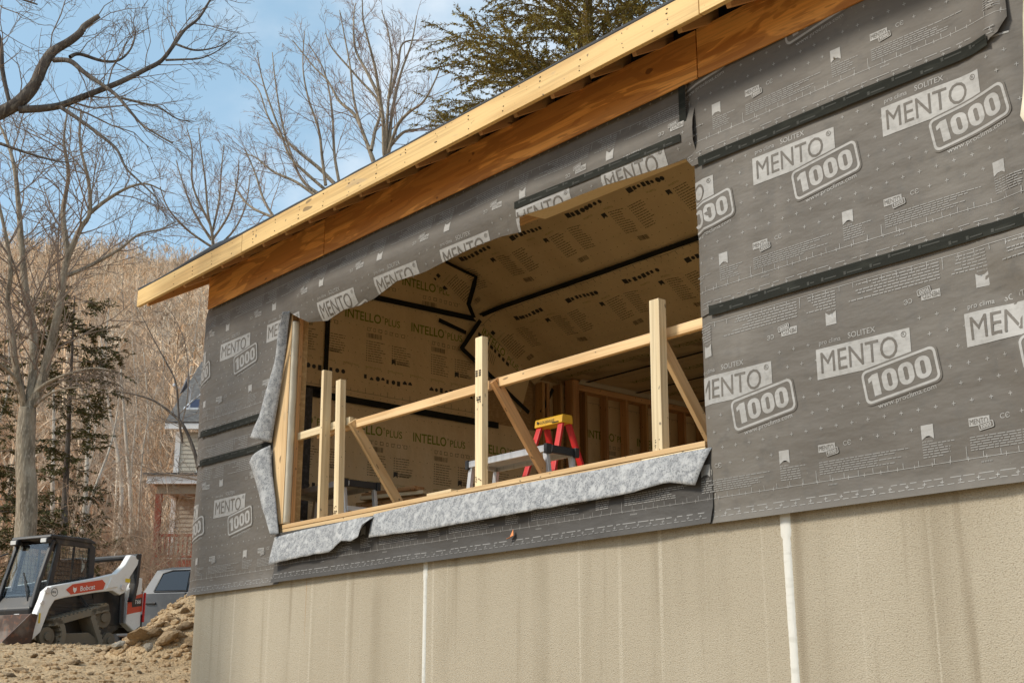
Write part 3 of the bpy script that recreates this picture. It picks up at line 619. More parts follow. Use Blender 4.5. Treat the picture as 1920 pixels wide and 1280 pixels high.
def ceil_ink(seed, tA):
    """ceiling rolls are seen mostly from their edge marks: ruler, icons, list columns"""
    p = Print((.003,)*3); rng = random.Random(seed); X = -12
    while X < -1:
        for i in range(9): p.rect(X+i*.1, tA+.10, X+i*.1+.004, tA+.13+(.02 if i % 3 == 0 else 0), 1)
        p.rect(X, tA+.098, X+.9, tA+.1015, 1)
        q = X+.1
        for i in range(7):
            s_ = rng.uniform(.02, .032); cz = tA+.27
            if rng.random() < .6: p.rect(q, cz-s_, q+s_*1.7, cz+s_, 1)
            else: p.poly([(q+s_+s_*math.cos(a*.785), cz+s_*math.sin(a*.785)) for a in range(8)], 1)
            q += rng.uniform(.055, .075)
        p.rect(X+.02, tA+.235, X+.09, tA+.30, 1); p.text('INTELLO', X+.2, tA+.36, .02, 3, width=.13); p.text('INTELLO', X+.5, tA+.36, .02, 3, width=.13)
        p.poly([(X+.42, tA+.475), (X+.45, tA+.455), (X+.48, tA+.475), (X+.48, tA+.41), (X+.42, tA+.41)], 1)
        for cx in (X+.52, X+.80):
            for i in range(11):
                q = cx+.02; e = cx+rng.uniform(.14, .22); z = tA+.42+i*.03
                p.rect(cx, z, cx+.011, z+.010, 1)
                while q < e: w = rng.uniform(.02, .05); p.rect(q, z, min(q+w, e), z+.009, 2); q += w+.007
        for i in range(9): w = rng.uniform(.005, .012); p.rect(X+.62+i*.016, tA+.80, X+.62+i*.016+w, tA+.86, 2)
        for i in range(9):
            for j in range(8): p.rect(X+(i+.5*(j % 2))*.1, tA+.05+j*.13, X+(i+.5*(j % 2))*.1+.011, tA+.056+j*.13, 2)
        X += .905
    p.lifts = (.003,)*4; return p
sheet('ceiling_sheet', (-11.56, -2, 0.0, T1), ceil_fn(), 'intello', house, ceil_ink(43, T1-1.02), IINK, label='upper ceiling lining sheet')
sheet('ceiling_sheet', (-11.56, -2, T1-.02, T2+.05), ceil_fn(.006), 'intello', house, ceil_ink(44, T1-.02), IINK, label='lower ceiling lining sheet')
# the lower ceiling sheet turned down on to the gable wall, its print running with the slope
def turn_fn(s, t, lift):         # s along the slope, t downwards
    y = 3.3+s/LC; return V((GX+.016+lift+.03*max(0, 1-t/.15), y-t*.30, zc(y)-.01-t*.92))
pt = Print((.003,)*3); rng = random.Random(46)
pt.text('INTELLO', .15, .42, .085, 0, bold=.006, width=.42, rot=0); pt.text('PLUS', .63, .42, .065, 0, width=.2)
for i in range(10): pt.rect(i*.1, .09, i*.1+.004, .115, 1)
pt.rect(0, .087, 1.2, .09, 1)
for i in range(8): pt.rect(.1+i*.075, .19, .1+i*.075+rng.uniform(.03, .055), .235, 1)
for i in range(9): pt.rect(.2+i*.03, .27, .206+i*.03, .40, 2)
pt.L = {k: ([(a, .60-c if k == 0 else c) for a, c in v[0]], v[1]) for k, v in pt.L.items()}
pt.lifts = (.003,)*4
sheet('turned_ceiling_sheet', (-.03, 1.05, 0, .60), turn_fn, 'intello', house, pt, IINK)
# front slope and flat rear ceiling
b = MB(); b.prism([(.2, 4.52), (2.0, 5.40), (2.0, 5.42), (.2, 4.55)], GX, -1, plane='yz'); b.build('front_ceiling_lining', 'intello', house)
def flat_fn(s, t, lift): return V((s, t, 3.955+.008*noise.noise((s*2, t*2, 3))-lift))
pf = Print((.003,)*3); rng = random.Random(50)
for j in range(4):
    X = -11.4+.3*(j % 2)
    while X < -2:
        y = 4.62+j*.85; pf.text('INTELLO', X, y, .095, 0, width=.48); pf.text('PLUS', X+.55, y, .07, 0, width=.2)
        for i in range(9): pf.rect(X+i*.1, y-.25, X+i*.1+.004, y-.22, 1)
        pf.rect(X, y-.253, X+.9, y-.25, 1)
        for i in range(6): pf.rect(X+.2, y+.12+i*.03, X+.2+rng.uniform(.2, .4), y+.128+i*.03, 2)
        X += .905
pf.lifts = (.003,)*4
sheet('flat_ceiling_sheet', (GX-.3, -2, 4.205, 10.7), flat_fn, 'intello', house, pf, IINK, hx=.3, hz=.3)
def strap(pts, w, y=None):
    """black seam tape along a 3-D path; n = surface normal"""
    return pts
def tape3(path, nrm, w=.058, name='lining_tape'):
    q = MB(); vs = []; nrm = V(nrm).normalized(); path = [V(p) for p in path]; fine = []
    for a, c in zip(path, path[1:]):
        m = max(2, int((c-a).length/.12)); fine += [a.lerp(c, i/m) for i in range(m)]
    fine.append(path[-1])
    for i, p in enumerate(fine):
        d = (fine[min(i+1, len(fine)-1)]-fine[max(i-1, 0)]).normalized(); s_ = d.cross(nrm).normalized(); k = w/2*(1+.10*noise.noise((p.x*4, p.y*4, p.z*4)))
        vs += [p - s_*k + nrm*.012, p + s_*k + nrm*.012]
    q.add(vs, [(2*i, 2*i+2, 2*i+3, 2*i+1) for i in range(len(fine)-1)]); return q.build(name, 'tape', house, solid=.002)
GN = (1, 0, 0); CN = (0, -.65, -1); gx = GX+.012
tape3([(gx, .3, 4.43), (gx, 1.8, 4.43), (gx, 3.32, 4.46)], GN, .065)
tape3([(gx, 1.0, 3.195), (gx, 3.64, 3.20)], GN, .075); tape3([(gx, .86, 3.24), (gx, 1.25, 3.25)], GN, .06)
tape3([(gx, 1.195, 3.25), (gx, 1.2, 4.35)], GN, .055)
tape3([(gx, 2.72, 4.34), (gx, 3.13, 4.26)], GN, .05)
tape3([(gx+.03, 3.04, 4.05), (gx+.03, 4.10, 3.42)], GN, .055); tape3([(gx+.04, 3.40, 4.56), (gx+.04, 3.20, 4.28), (gx+.03, 3.03, 4.03)], GN, .055)
tape3([(gx+.03, 4.5, 3.78), (gx+.03, 4.3, 3.45)], GN, .05)
def cp(x, y, o=.02): return (x, y, zc(y)-o-.012)
tape3([cp(-11.50, 3.29, .05), cp(-11.1, 3.3), cp(-9.5, 3.305), cp(-7, 3.3), cp(-4, 3.3)], CN, .062)
tape3([cp(-11.25, 2.60), cp(-11.21, 2.66), cp(-11.03, 2.88), cp(-11.25, 3.0, .05), cp(-11.44, 3.1, .07), cp(-11.52, 3.25, .09)], CN, .055)
tape3([(-11.1, 4.21, 3.945), (-9.7, 4.2, 3.95), (-7, 4.2, 3.95), (-3, 4.2, 3.95)], (0, -.3, -1), .062)
tape3([(-11.1, 4.21, 3.94), (-11.03, 4.36, 3.93)], (0, 0, -1), .06)
for yy in (5.0, 5.9, 6.9): tape3([(-11.4, yy, 3.94), (-3, yy, 3.94)], (0, 0, -1), .05)
# dark fleece strip in the near corner
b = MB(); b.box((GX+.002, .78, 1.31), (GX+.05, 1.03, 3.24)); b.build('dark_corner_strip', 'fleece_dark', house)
# studs and plates of the rear part of the gable wall
SX = -11.56
board('stud', (SX+.02, 4.32, 1.31), (SX+.02, 4.32, 3.84), .14, .038, 'stud_dark', house, up=(0, 1, 0))
board('stud', (SX+.02, 4.40, 1.31), (SX+.02, 4.40, 3.84), .14, .038, 'lumber_orange', house, up=(0, 1, 0))
board('stud', (SX+.02, 4.62, 1.31), (SX+.02, 4.62, 3.86), .14, .04, 'stud_dark', house, up=(0, 1, 0))
board('corner_post', (SX+.06, 4.83, 1.31), (SX+.06, 4.83, 3.94), .14, .11, 'lumber_orange', house, up=(0, 1, 0))
board('top_plate', (SX+.02, 4.89, 3.865), (SX+.02, 9.5, 3.865), .14, .075, 'lumber_orange', house)
for i in range(11): board('stud', (SX+.02, 5.06+i*.372, 1.31), (SX+.02, 5.06+i*.372, 3.826), .12, .038, 'lumber_orange' if i % 3 else 'stud_dark', house, up=(0, 1, 0))
def bay_fn(s, t, lift): return V((SX-.055+lift, s, t))
sheet('bay_lining', (4.3, 10, 1.31, 3.9), bay_fn, 'intello', house, intello_print(4.3, 10, 2.35, 5.2, 61), IINK, hx=.3, hz=.3)
q = MB(); vs = []
for i in range(40):
    y = 4.9+i*.12; w = .01*noise.noise((y*5, 1, 0)); vs += [(SX+.10, y, 3.905+w), (SX+.13, y, 3.93+w), (SX+.16, y, 3.952)]
q.add(vs, [(i*3+j, i*3+j+1, i*3+j+4, i*3+j+3) for i in range(39) for j in range(2)]); q.build('loose_sheet_edge', 'intello_white', house, smooth=True)
# cream plastic sheet hanging at the right end of the facade
q = MB(); vs = []; n = 30; m = 30
for i in range(n+1):
    z = 2.78+i*(4.6-2.78)/n; e = interp([(2.78, -2.86), (2.87, -2.955), (3.0, -2.93), (3.2, -2.915), (3.6, -2.85), (4.6, -2.83)], z)
    for j in range(m+1):
        x = e+.075+j*.06; vs.append((x, -.12-.03*noise.noise((x*6, z*3, 2))-.03*math.sin(x*14+z*2), z))
q.add(vs, [(i*(m+1)+j, (i+1)*(m+1)+j, (i+1)*(m+1)+j+1, i*(m+1)+j+1) for i in range(n) for j in range(m)])
o = q.build('plastic_sheet', 'plastic', None, smooth=True, solid=.002); tag(o, 'cream plastic sheet hanging at the far right end of the dark facade', 'sheet')

# ================================================================== guard rail, ladder, platforms, lumber
gr = thing('guard_rail', 'temporary timber guard rail of posts, long rail and braces across the wall opening', 'railing', (-7.7, .1, 1.565))
def post(x, zt, w, mt_, lean=0, back=.0, label=None):
    o = board('post', (x, .06+back, 1.566), (x+lean, .06+back, zt), .089 if w > .06 else .038, .038 if w < .06 else .045, mt_, gr, up=(1, 0, 0)); return o
for x, zt, w, h, mt_, lean in ((-9.665, 2.915, .089, .040, 'lumber_pale', -.02), (-9.405, 2.78, .060, .075, 'lumber_pale', -.04), (-7.445, 2.745, .060, .085, 'lumber_pale', -.01), (-5.60, 2.60, .07, .088, 'lumber_pale', .01)):
    board('post', (x, .06, 1.567), (x+lean, .06, zt), w, h, mt_, gr, up=(1, 0, 0))
board('rail', (-10.33, .125, 2.395), (-9.35, .125, 2.405), .04, .07, 'lumber_pale', gr)
board('rail', (-9.95, .165, 2.375), (-5.15, .165, 2.39), .04, .072, 'lumber', gr)
for x, za, mt_ in ((-9.335, 2.40, 'lumber'), (-7.37, 2.40, 'lumber_orange'), (-5.665, 2.40, 'lumber')):
    o = board('brace', (x, .12, za), (x, .12+.86, za-1.105), .038, .089, mt_, gr, up=(0, 1, 0))
    if mt_ == 'lumber_orange': o['label'] = 'dark reddish brace with bark edge'
b = MB(); rng = random.Random(4)
for zz in (2.43, 2.22):
    for i in range(5):
        for j in range(3):
            if rng.random() < .75: b.box((-7.485+i*.013, .0255, zz+j*.018), (-7.477+i*.013, .0285, zz+j*.018+.012))
b.build('grade_stamp', 'ink_black', gr)
for px_ in (-5.60, -7.445, -9.405, -9.665):
    nb = MB()
    for i in range(rng.randint(5, 9)): xx = px_+rng.uniform(-.03, .03); zz = 1.58+rng.random()*.07; nb.cyl((xx, .0215 if px_ < -7.4 else .0235, zz), (xx, .03, zz), .004, 6)
    nb.build('nail_heads', 'steel', gr)['kind'] = 'stuff'
def platform(name, x0, x1, y0, wd, zt, label, zf=1.31):
    t = thing(name, label, 'platform', ((x0+x1)/2, y0+wd/2, zf), 0, 'aluminium work platforms')
    q = MB(); q.box((x0, y0, zt-.055), (x1, y0+.025, zt)); q.box((x0, y0+wd-.025, zt-.055), (x1, y0+wd, zt)); q.box((x0, y0+.027, zt-.05), (x0+.03, y0+wd-.027, zt-.004)); q.box((x1-.03, y0+.027, zt-.05), (x1, y0+wd-.027, zt-.004)); q.build('deck_frame', 'alu', t, bevel=.004)
    for i in range(3):
        w = (wd-.06)/3; q = MB(); q.box((x0+.032, y0+.03+i*w, zt-.02), (x1-.032, y0+.03+(i+1)*w-.006, zt-.003)); q.build('deck_plank', 'alu', t)
    for xe, s_ in ((x0, 1), (x1, -1)):
        for ye in (y0+.03, y0+wd-.03):
            q = MB(); q.beam((xe+s_*.03, ye, zt-.05), (xe-s_*.07, ye, zf), .035, .045, (1, 0, 0)); lg = q.build('leg', 'alu', t, bevel=.004)
            f = MB(); f.beam((xe-s_*.067, ye, zf+.03), (xe-s_*.072, ye, zf), .05, .06, (1, 0, 0)); f.build('foot', 'black', lg)
        q = MB(); q.beam((xe-s_*.02, y0+.04, zt-.27), (xe-s_*.02, y0+wd-.04, zt-.27), .03, .045); q.build('rung', 'alu', t)
        q = MB(); q.box((xe-.012, y0-.012, zt-.07), (xe+.025, y0+.045, zt+.008)); q.box((xe-.01, y0+wd-.03, zt-.07), (xe+.025, y0+wd+.012, zt+.008)); q.build('corner_cap', 'black', t, bevel=.004)
    q = MB(); q.box((x1-.02, y0+.07, zt-.058), (x1+.006, y0+wd-.01, zt+.006)); q.build('end_bumper', 'black', t, bevel=.004)
    return t
pf1 = platform('work_platform', -8.33, -7.34, .62, .33, 1.955, 'aluminium work platform in front of the red ladder')
p = Print((.0,)*3); p.text('LADDER', 0, 0, .03, 0, bold=.02)
vs, fs = p.L[0]; me = bpy.data.meshes.new('lettering'); me.from_pydata([(-8.352+0, .618-.0-.0, 1.50+a) if False else (-8.378+.23*a*.3-b_, .6275-.0, 1.50+a) for a, b_ in vs], [], fs); link('leg_lettering', me, 'ink_black', pf1)
pf2 = platform('work_platform', -11.12, -10.03, .50, .40, 2.015, 'aluminium work platform in the shadow at the left jamb')
lad = thing('step_ladder', 'red fibreglass step ladder with yellow top cap behind the platform', 'ladder', (-7.9, 1.3, 1.31))
LZ, lx0, lx1, ly = 2.355, -8.085, -7.775, 1.25
q = MB(); q.prism([(ly-.07, LZ-.075), (ly+.06, LZ-.075), (ly+.055, LZ-.01), (ly+.04, LZ), (ly-.05, LZ), (ly-.062, LZ-.01)], lx0-.02, lx1+.02, plane='yz'); cap = q.build('top_cap', 'yellow', lad, bevel=.006)
vs, fs, w = text2d('LOUISVILLE', .012); me = bpy.data.meshes.new('cap_lettering'); me.from_pydata([(lx0+.06+a*.024, ly-.0735+.003*b_, LZ-.052+b_*.024) for a, b_ in vs], [], fs); link('cap_lettering', me, 'ink_black', cap)
q = MB(); q.prism([(lx0+.02, LZ-.05), (lx0+.05, LZ-.036), (lx0+.02, LZ-.022)], ly-.076, ly-.0725); q.prism([(lx1-.10, LZ-.064), (lx1-.02, LZ-.064), (lx1-.02, LZ-.057), (lx1-.10, LZ-.057)], ly-.076, ly-.0725); q.build('cap_emblem', 'ink_black', cap)
for sx, xx, xb in ((0, lx0+.02, lx0-.07), (1, lx1-.02, lx1+.07)):
    for yt, yb in ((ly-.04, ly-.34), (ly+.04, ly+.36)):
        q = MB(); q.beam((xx, yt, LZ-.07), (xb, yb, 1.31), .025, .06, (1, 0, 0)); q.build('side_rail', 'red', lad, bevel=.004)
for k in (1, 2, 3):
    t = k*.27/1.0; y = ly-.04-.30*t; q = MB(); q.box((lx0+.02-.09*t, y-.035, LZ-.07-t*.98-.02), (lx1-.02+.09*t, y+.045, LZ-.07-t*.98+.005)); q.build('step', 'alu', lad)
q = MB(); q.box((lx0-.0205+.004, ly-.13, LZ-.36), (lx0-.016+.004, ly-.10, LZ-.16)); q.build('warning_label', 'label_white', lad)
LUM = []; rng = random.Random(12)
for i in range(18):
    zz = 1.335+i*.0405; xa = -10.85+rng.uniform(-.06, .25); LUM.append(((xa, 1.25+rng.uniform(-.05, .05)+(.15 if i < 8 else 0), zz), (xa+rng.uniform(1.2, 1.7) if i < 15 else xa+.75, 1.45+rng.uniform(-.08, .12), zz)))
for i, (p0, p1) in enumerate(LUM):
    o = board('lumber_board', p0, p1, .14, .038, ('lumber', 'lumber_pale', 'lumber_orange')[i % 3], None); tag(o, 'sawn board in the loose pile on the floor inside the opening', 'board', 'boards piled inside the opening')
o = board('timber_offcut', (-8.17, .13, 1.59), (-7.86, .135, 1.592), .09, .04, 'lumber_pale', None); tag(o, 'short pale timber offcut lying on the sill plate', 'offcut')

# ================================================================== ground and hillside
PROF = [(0, -1.6), (6, -1.0), (11, -.25), (13.5, .12), (16, .42), (20, .74), (23, .93), (30, 1.35), (45, 2.0), (62, 4.2), (90, 13), (130, 29), (180, 49), (240, 72), (290, 84), (340, 88), (420, 84), (600, 70), (1500, 40)]
def gz(x, y, rough=True):
    dx, dy = x-CAM.x, y-CAM.y; r = math.hypot(dx, dy); z = interp(PROF, r)
    if r > 40:
        c = (dx*HD.x+dy*HD.y)/r; w = min(1, max(0, (c+.25)/.75)); w = w*w*(3-2*w); base = 2.0
        z = base+(z-base)*(.12+.88*w) + (r-40)*.012*noise.noise((x*.012, y*.012, 4))*min(1, (r-40)/80)*3
    if rough and r < 60:
        k = min(1, r/8); z += k*(.05*noise.noise((x*.9, y*.9, 1)) + .03*noise.noise((x*2.7, y*2.7, 2)) + .018*noise.noise((x*7, y*7, 3)))
    return z
# heap of dug soil against the corner
PC = at(392, 1180, 17.0); PC.z = 0
def heap(x, y):
    d = math.hypot((x-PC.x)/1.25, (y-PC.y)/1.35); h = max(0, 1-d)
    return (1.0*h**.9 if h > 0 else 0)*(1+.25*noise.noise((x*1.4, y*1.4, 8)))
MT['dirt'] = mat('dirt', (.44, .325, .195), .95, spec=.15, coords='Object', var=[((.8, .8, .8), 6, .42, .65, (.56, .415, .25), .8), ((4, 4, 4), 6, .5, .68, (.33, .22, .115), .7), ((18, 18, 18), 5, .56, .7, (.50, .40, .27), .6), ((45, 45, 45), 3, .6, .7, (.17, .11, .06), .5)], bump=[((7, 7, 7), .8, .09), ((28, 28, 28), .8, .03), ((90, 90, 90), .6, .01)])
MT['leaves'] = mat('leaf_litter', (.50, .275, .155), .95, spec=.1, var=[((.12, .12, .12), 5, .42, .62, (.58, .37, .23), .8), ((.7, .7, .7), 6, .45, .62, (.30, .165, .10), .75), ((5, 5, 5), 5, .5, .66, (.52, .33, .22), .7)], bump=[((1.5, 1.5, 1.5), .7, .25), ((9, 9, 9), .6, .05)])
def ground():
    rs = [0, 2, 4, 6, 8, 9.5, 11] + [11.8+i*.16 for i in range(96)] + [28+i*1.2 for i in range(12)] + [44, 48, 54, 62, 72, 84, 98, 115, 135, 155, 180, 210, 240, 270, 300, 340, 390, 460, 560, 760, 1100, 1500]
    fine = [(-30+i*.35) for i in range(int(46/.35))]
    az = sorted(set([round(a, 3) for a in fine] + [a for a in range(16, 330, 6)]))      # degrees clockwise from -30 of heading
    vs, fs, mi = [], [], []; n = len(az); h0 = math.atan2(HD.y, HD.x)
    for r in rs:
        for a in az:
            t = h0 - rad(a); x, y = CAM.x+r*math.cos(t), CAM.y+r*math.sin(t); vs.append((x, y, gz(x, y) + (heap(x, y) if r < 40 else 0)))
    for i in range(len(rs)-1):
        for j in range(n):
            k = (j+1) % n; fs.append((i*n+j, i*n+k, (i+1)*n+k, (i+1)*n+j)); mi.append(0 if rs[i] < 27 else 1)
    me = bpy.data.meshes.new('ground'); me.from_pydata(vs, [], fs); me.polygons.foreach_set('material_index', mi); me.polygons.foreach_set('use_smooth', [True]*len(fs))
    o = link('ground', me, ['dirt', 'leaves']); tag(o, kind='structure'); return o
ground()
# rocks and clods
MT['rock'] = mat('clod', (.36, .25, .14), .95, var=[((3, 3, 3), 5, .45, .65, (.46, .335, .195), .8), ((9, 9, 9), 4, .5, .7, (.26, .17, .09), .7)], rnd=.2, bump=[((8, 8, 8), .8, .05), ((30, 30, 30), .6, .015)])
MT['rock_grey'] = mat('grey_stone', (.33, .29, .225), .9, var=[((6, 6, 6), 4, .45, .65, (.42, .38, .31), .7)], rnd=.2, bump=[((9, 9, 9), .6, .03)])
def rockmesh(seed):
    bm = bmesh.new(); bmesh.ops.create_icosphere(bm, subdivisions=2, radius=1); rng = random.Random(seed)
    sx, sy, sz = rng.uniform(.9, 1.5), rng.uniform(.7, 1.1), rng.uniform(.5, .8)
    for v in bm.verts:
        k = 1+.38*noise.noise(v.co*1.2+V((seed*7, 0, 0)))+.15*noise.noise(v.co*3+V((0, seed*3, 0))); v.co = V((v.co.x*sx*k, v.co.y*sy*k, v.co.z*sz*k))
    for i in range(5):
        d = V((rng.gauss(0, 1), rng.gauss(0, 1), rng.gauss(0, 1))).normalized()
        for v in bm.verts:
            e = v.co.dot(d)-.62
            if e > 0: v.co -= d*e*.8
    me = bpy.data.meshes.new('rock'); bm.to_mesh(me); bm.free(); return me
RM = [rockmesh(i) for i in range(6)]
for i, me in enumerate(RM): me.materials.append(MT['rock' if i != 4 else 'rock_grey'])
rng = random.Random(17)
def ground_hit(px, py):
    d = 11.0
    while d < 40:
        p = at(px, py, d)
        if p.z <= gz(p.x, p.y)+heap(p.x, p.y): return p
        d += .05
    return None
RK = [(225, 1215, .36), (250, 1208, .30), (268, 1200, .42), (292, 1192, .36), (310, 1205, .45), (332, 1198, .36), (345, 1180, .30), (300, 1175, .22), (325, 1165, .26), (346, 1150, .2), (280, 1215, .25), (245, 1192, .2), (352, 1205, .28), (275, 1182, .18), (335, 1140, .16), (205, 1218, .2), (186, 1222, .18),
      (140, 1245, .2), (62, 1232, .16), (95, 1226, .16), (40, 1260, .2), (20, 1268, .15), (15, 1245, .12), (230, 1240, .13), (320, 1236, .12), (170, 1265, .10), (262, 1262, .1), (110, 1255, .1)]
for px, py, s in RK:
    p = ground_hit(px, py)
    if p is None: continue
    o = bpy.data.objects.new('rock', RM[rng.randrange(6)]); COL.objects.link(o); o.location = p+V((0, 0, s*.12)); o.scale = (s*.40, s*.36, s*.24); o.rotation_euler = (rng.uniform(-.5, .5), rng.uniform(-.5, .5), rng.uniform(0, 6))
    tag(o, 'brown clod of stony earth in or around the heap beside the foundation', 'rock', 'clods and stones on the dug ground')
# gravel-sized crumbs as one mass
q = MB(); ico = bmesh.new(); bmesh.ops.create_icosphere(ico, subdivisions=1, radius=1); iv = [v.co.copy() for v in ico.verts]; fi = [tuple(v.index for v in f.verts) for f in ico.faces]; ico.free()
for i in range(3000):
    if i % 3 == 0:
        a = rng.uniform(0, 6.28); d = rng.random()**.5*1.05; x, y = PC.x+1.25*d*math.cos(a), PC.y+1.35*d*math.sin(a)
    else:
        r = rng.uniform(12.5, 24); t = math.atan2(HD.y, HD.x)+rad(rng.uniform(11, 25)); x, y = CAM.x+r*math.cos(t), CAM.y+r*math.sin(t)
    if x > FX0-.15 and y > -.1: continue
    z = gz(x, y)+heap(x, y); s = .012+.045*rng.random()**2.2*(1.3 if i % 3 == 0 else 1); sq = rng.uniform(.5, .9)
    q.add([(x+v.x*s*rng.uniform(.8, 1.3), y+v.y*s, z+v.z*s*sq) for v in iv], fi)
tag(q.build('earth_crumbs', 'rock'), 'small crumbs and stones scattered over the bare dirt', 'gravel', kind='stuff')

# ================================================================== trees
def barkmat(name, c, d, e):
    MT[name] = mat(name, c, .9, spec=.15, var=[((9, 9, 2.2), 5, .42, .62, d, .85), ((34, 34, 9), 4, .5, .66, e, .7), ((2, 2, 1), 3, .5, .7, e, .5)], bump=[((26, 26, 6), 1.0, .03)])
barkmat('bark_grey', (.29, .245, .18), (.15, .125, .092), (.43, .38, .30))
barkmat('bark_dark', (.12, .10, .085), (.07, .058, .05), (.22, .195, .16))
barkmat('bark_pale', (.50, .45, .37), (.32, .27, .21), (.64, .60, .53))
MT['twig'] = mat('twig', (.23, .18, .14), .85); MT['twig_brown'] = mat('twig_brown', (.34, .245, .165), .85); MT['twig_pale'] = mat('twig_pale', (.46, .37, .28), .85); MT['twig_purple'] = mat('twig_purple', (.27, .205, .17), .85)
def rot_dir(d, ang, az):
    a = d.cross(V((0, 0, 1)))
    if a.length < 1e-3: a = V((1, 0, 0))
    a.normalize(); b_ = d.cross(a); return (d*math.cos(ang) + (a*math.cos(az)+b_*math.sin(az))*math.sin(ang)).normalized()
def wander(rng, p, d, ln, segs, bend, up):
    pts = [p]; st = ln/segs
    for i in range(segs):
        d = (d + V((rng.gauss(0, bend), rng.gauss(0, bend), rng.gauss(0, bend)+up))).normalized(); p = p+d*st; pts.append(p)
    return pts
class Tree:
    def __init__(s, seed, thick=.03): s.rng = random.Random(seed); s.trunk = MB(); s.crown = MB(); s.thick = thick
    def tube(s, pts, r0, r1):
        n = len(pts); rr = [r0+(r1-r0)*i/(n-1) for i in range(n)]
        if r0 > s.thick: s.trunk.tube(pts, rr, 8 if r0 < .12 else 12, cap=False)
        else: s.crown.tube(pts, rr, 4 if r0 > .008 else 3, cap=False)
    def grow(s, p, d, ln, r, lev, maxlev, kids=(5, 7), ang=(.4, .9), ratio=.62, bend=.13, up=.03, rmin=.003, start=.25):
        rng = s.rng; pts = wander(rng, p, d, ln, 5 if lev < 2 else (4 if lev < maxlev else 3), bend*(1+.12*lev), up); s.tube(pts, r, max(rmin*.6, r*.32))
        if lev >= maxlev: return
        s.sprout(pts, r, ln, lev, maxlev, kids, ang, ratio, bend, up, rmin, start)
    def sprout(s, pts, r, ln, lev, maxlev, kids, ang, ratio, bend, up, rmin, start=.25):
        rng = s.rng; n = rng.randint(*kids)
        for i in range(n):
            t = start+(1-start)*(i+rng.random())/n; k = min(len(pts)-2, int(t*(len(pts)-1))); f = t*(len(pts)-1)-k
            q = pts[k].lerp(pts[k+1], min(1, f)); dd = (pts[k+1]-pts[k]).normalized(); nd = rot_dir(dd, rng.uniform(*ang), rng.uniform(0, 6.283))
            s.grow(q, nd, ln*ratio*rng.uniform(.65, 1.15)*(1.15-.5*t), max(rmin, min(r*.6, ln*ratio*.0095)), lev+1, maxlev, kids, ang, ratio, bend, up, rmin)
    def finish(s, name, label, bark, twig, group=None, loc=None, cat='tree'):
        loc = loc if loc is not None else V((0, 0, 0)); t = thing(name, label, cat, loc, 0, group)
        if s.trunk.v: s.trunk.build('trunk', bark, t, smooth=True)
        if s.crown.v: s.crown.build('crown', twig, t)
        return t
def spline(pts, n=6):
    pts = [V(p) for p in pts]; out = []
    for i in range(len(pts)-1):
        a, b_, c, d = pts[max(0, i-1)], pts[i], pts[i+1], pts[min(len(pts)-1, i+2)]
        for j in range(n):
            t = j/n; out.append(.5*((2*b_)+(c-a)*t+(2*a-5*b_+4*c-d)*t*t+(3*b_-a-3*c+d)*t**3))
    out.append(pts[-1]); return out
def stem(T, px, r0, r1, dist, kids, ln, maxlev=3, dd=0, wob=.0, **kw):
    """a measured limb: photo points at a chosen distance (dist -> dist+dd along it), then side growth"""
    n = len(px); pts = [at(x, y, dist+dd*i/max(1, n-1)) for i, (x, y) in enumerate(px)]
    if r0 > T.thick and wob: pass
    sp = spline(pts, 5); T.tube_full(sp, r0, r1) if hasattr(T, 'tube_full') else T.tube(sp, r0, r1)
    if kids:
        for t_ in range(kids):
            u = kw.get('start', .12)+(1-kw.get('start', .12))*(t_+T.rng.random())/kids; k_ = min(len(sp)-2, int(u*(len(sp)-1))); dd_ = (sp[k_+1]-sp[k_]).normalized(); l_ = ln*T.rng.uniform(.6, 1.15)*(1.1-.45*u)
            T.grow(sp[k_], rot_dir(dd_, T.rng.uniform(*kw.get('ang', (.45, 1.0))), T.rng.uniform(0, 6.283)), l_, max(kw.get('rmin', .004), min((r0+(r1-r0)*u)*.6, l_*.0105)), 2, maxlev, kw.get('sub', (4, 6)), kw.get('ang', (.4, .95)), kw.get('ratio', .6), kw.get('bend', .085), kw.get('up', .02), kw.get('rmin', .004))
    return sp
# A: the big multi-stemmed tree on the left
d = 27.0; T = Tree(101, .03); base = at(52, 1010, d); base.z = gz(base.x, base.y)-.2
T.trunk.tube(spline([base, at(50, 960, d), at(47, 860, d), at(50, 790, d), at(52, 765, d)], 5), [.235-.06*i/20 for i in range(21)], 14)
stem(T, [(52, 770), (72, 735), (92, 660), (108, 590), (116, 545), (125, 490), (150, 430), (168, 400), (166, 340), (150, 270), (152, 205)], .12, .018, d, 25, 2.4, 4)
stem(T, [(55, 765), (62, 700), (62, 620), (50, 560), (42, 480), (36, 400), (28, 320), (15, 270), (0, 235)], .115, .025, d, 24, 2.4, 4, dd=.8)
stem(T, [(46, 765), (30, 690), (22, 620), (14, 560), (20, 500), (2, 400), (-20, 330)], .09, .025, d, 18, 2.2, 4, dd=-.8)
stem(T, [(48, 770), (35, 720), (10, 690), (-30, 660)], .07, .02, d, 9, 2.0, 4, dd=-1)
stem(T, [(168, 400), (200, 375), (240, 352), (275, 345), (310, 360)], .05, .012, d, 9, 1.6, 4, dd=.4)
stem(T, [(128, 480), (118, 400), (128, 330), (120, 260), (130, 190)], .07, .012, d, 10, 1.8, 4, dd=.5)
stem(T, [(58, 745), (85, 720), (130, 700), (180, 690), (210, 695)], .05, .012, d, 8, 1.2, 4, dd=-.6)
stem(T, [(60, 765), (100, 735), (150, 725)], .04, .01, d, 6, 1.0, 4, dd=-.9)
stem(T, [(118, 520), (165, 500), (220, 470), (260, 440), (300, 430), (330, 415)], .05, .01, d, 10, 1.5, 4, dd=.8)
T.finish('bare_tree', 'large bare tree whose stout grey trunk forks into several stems behind the loader', 'bark_grey', 'twig', loc=base)
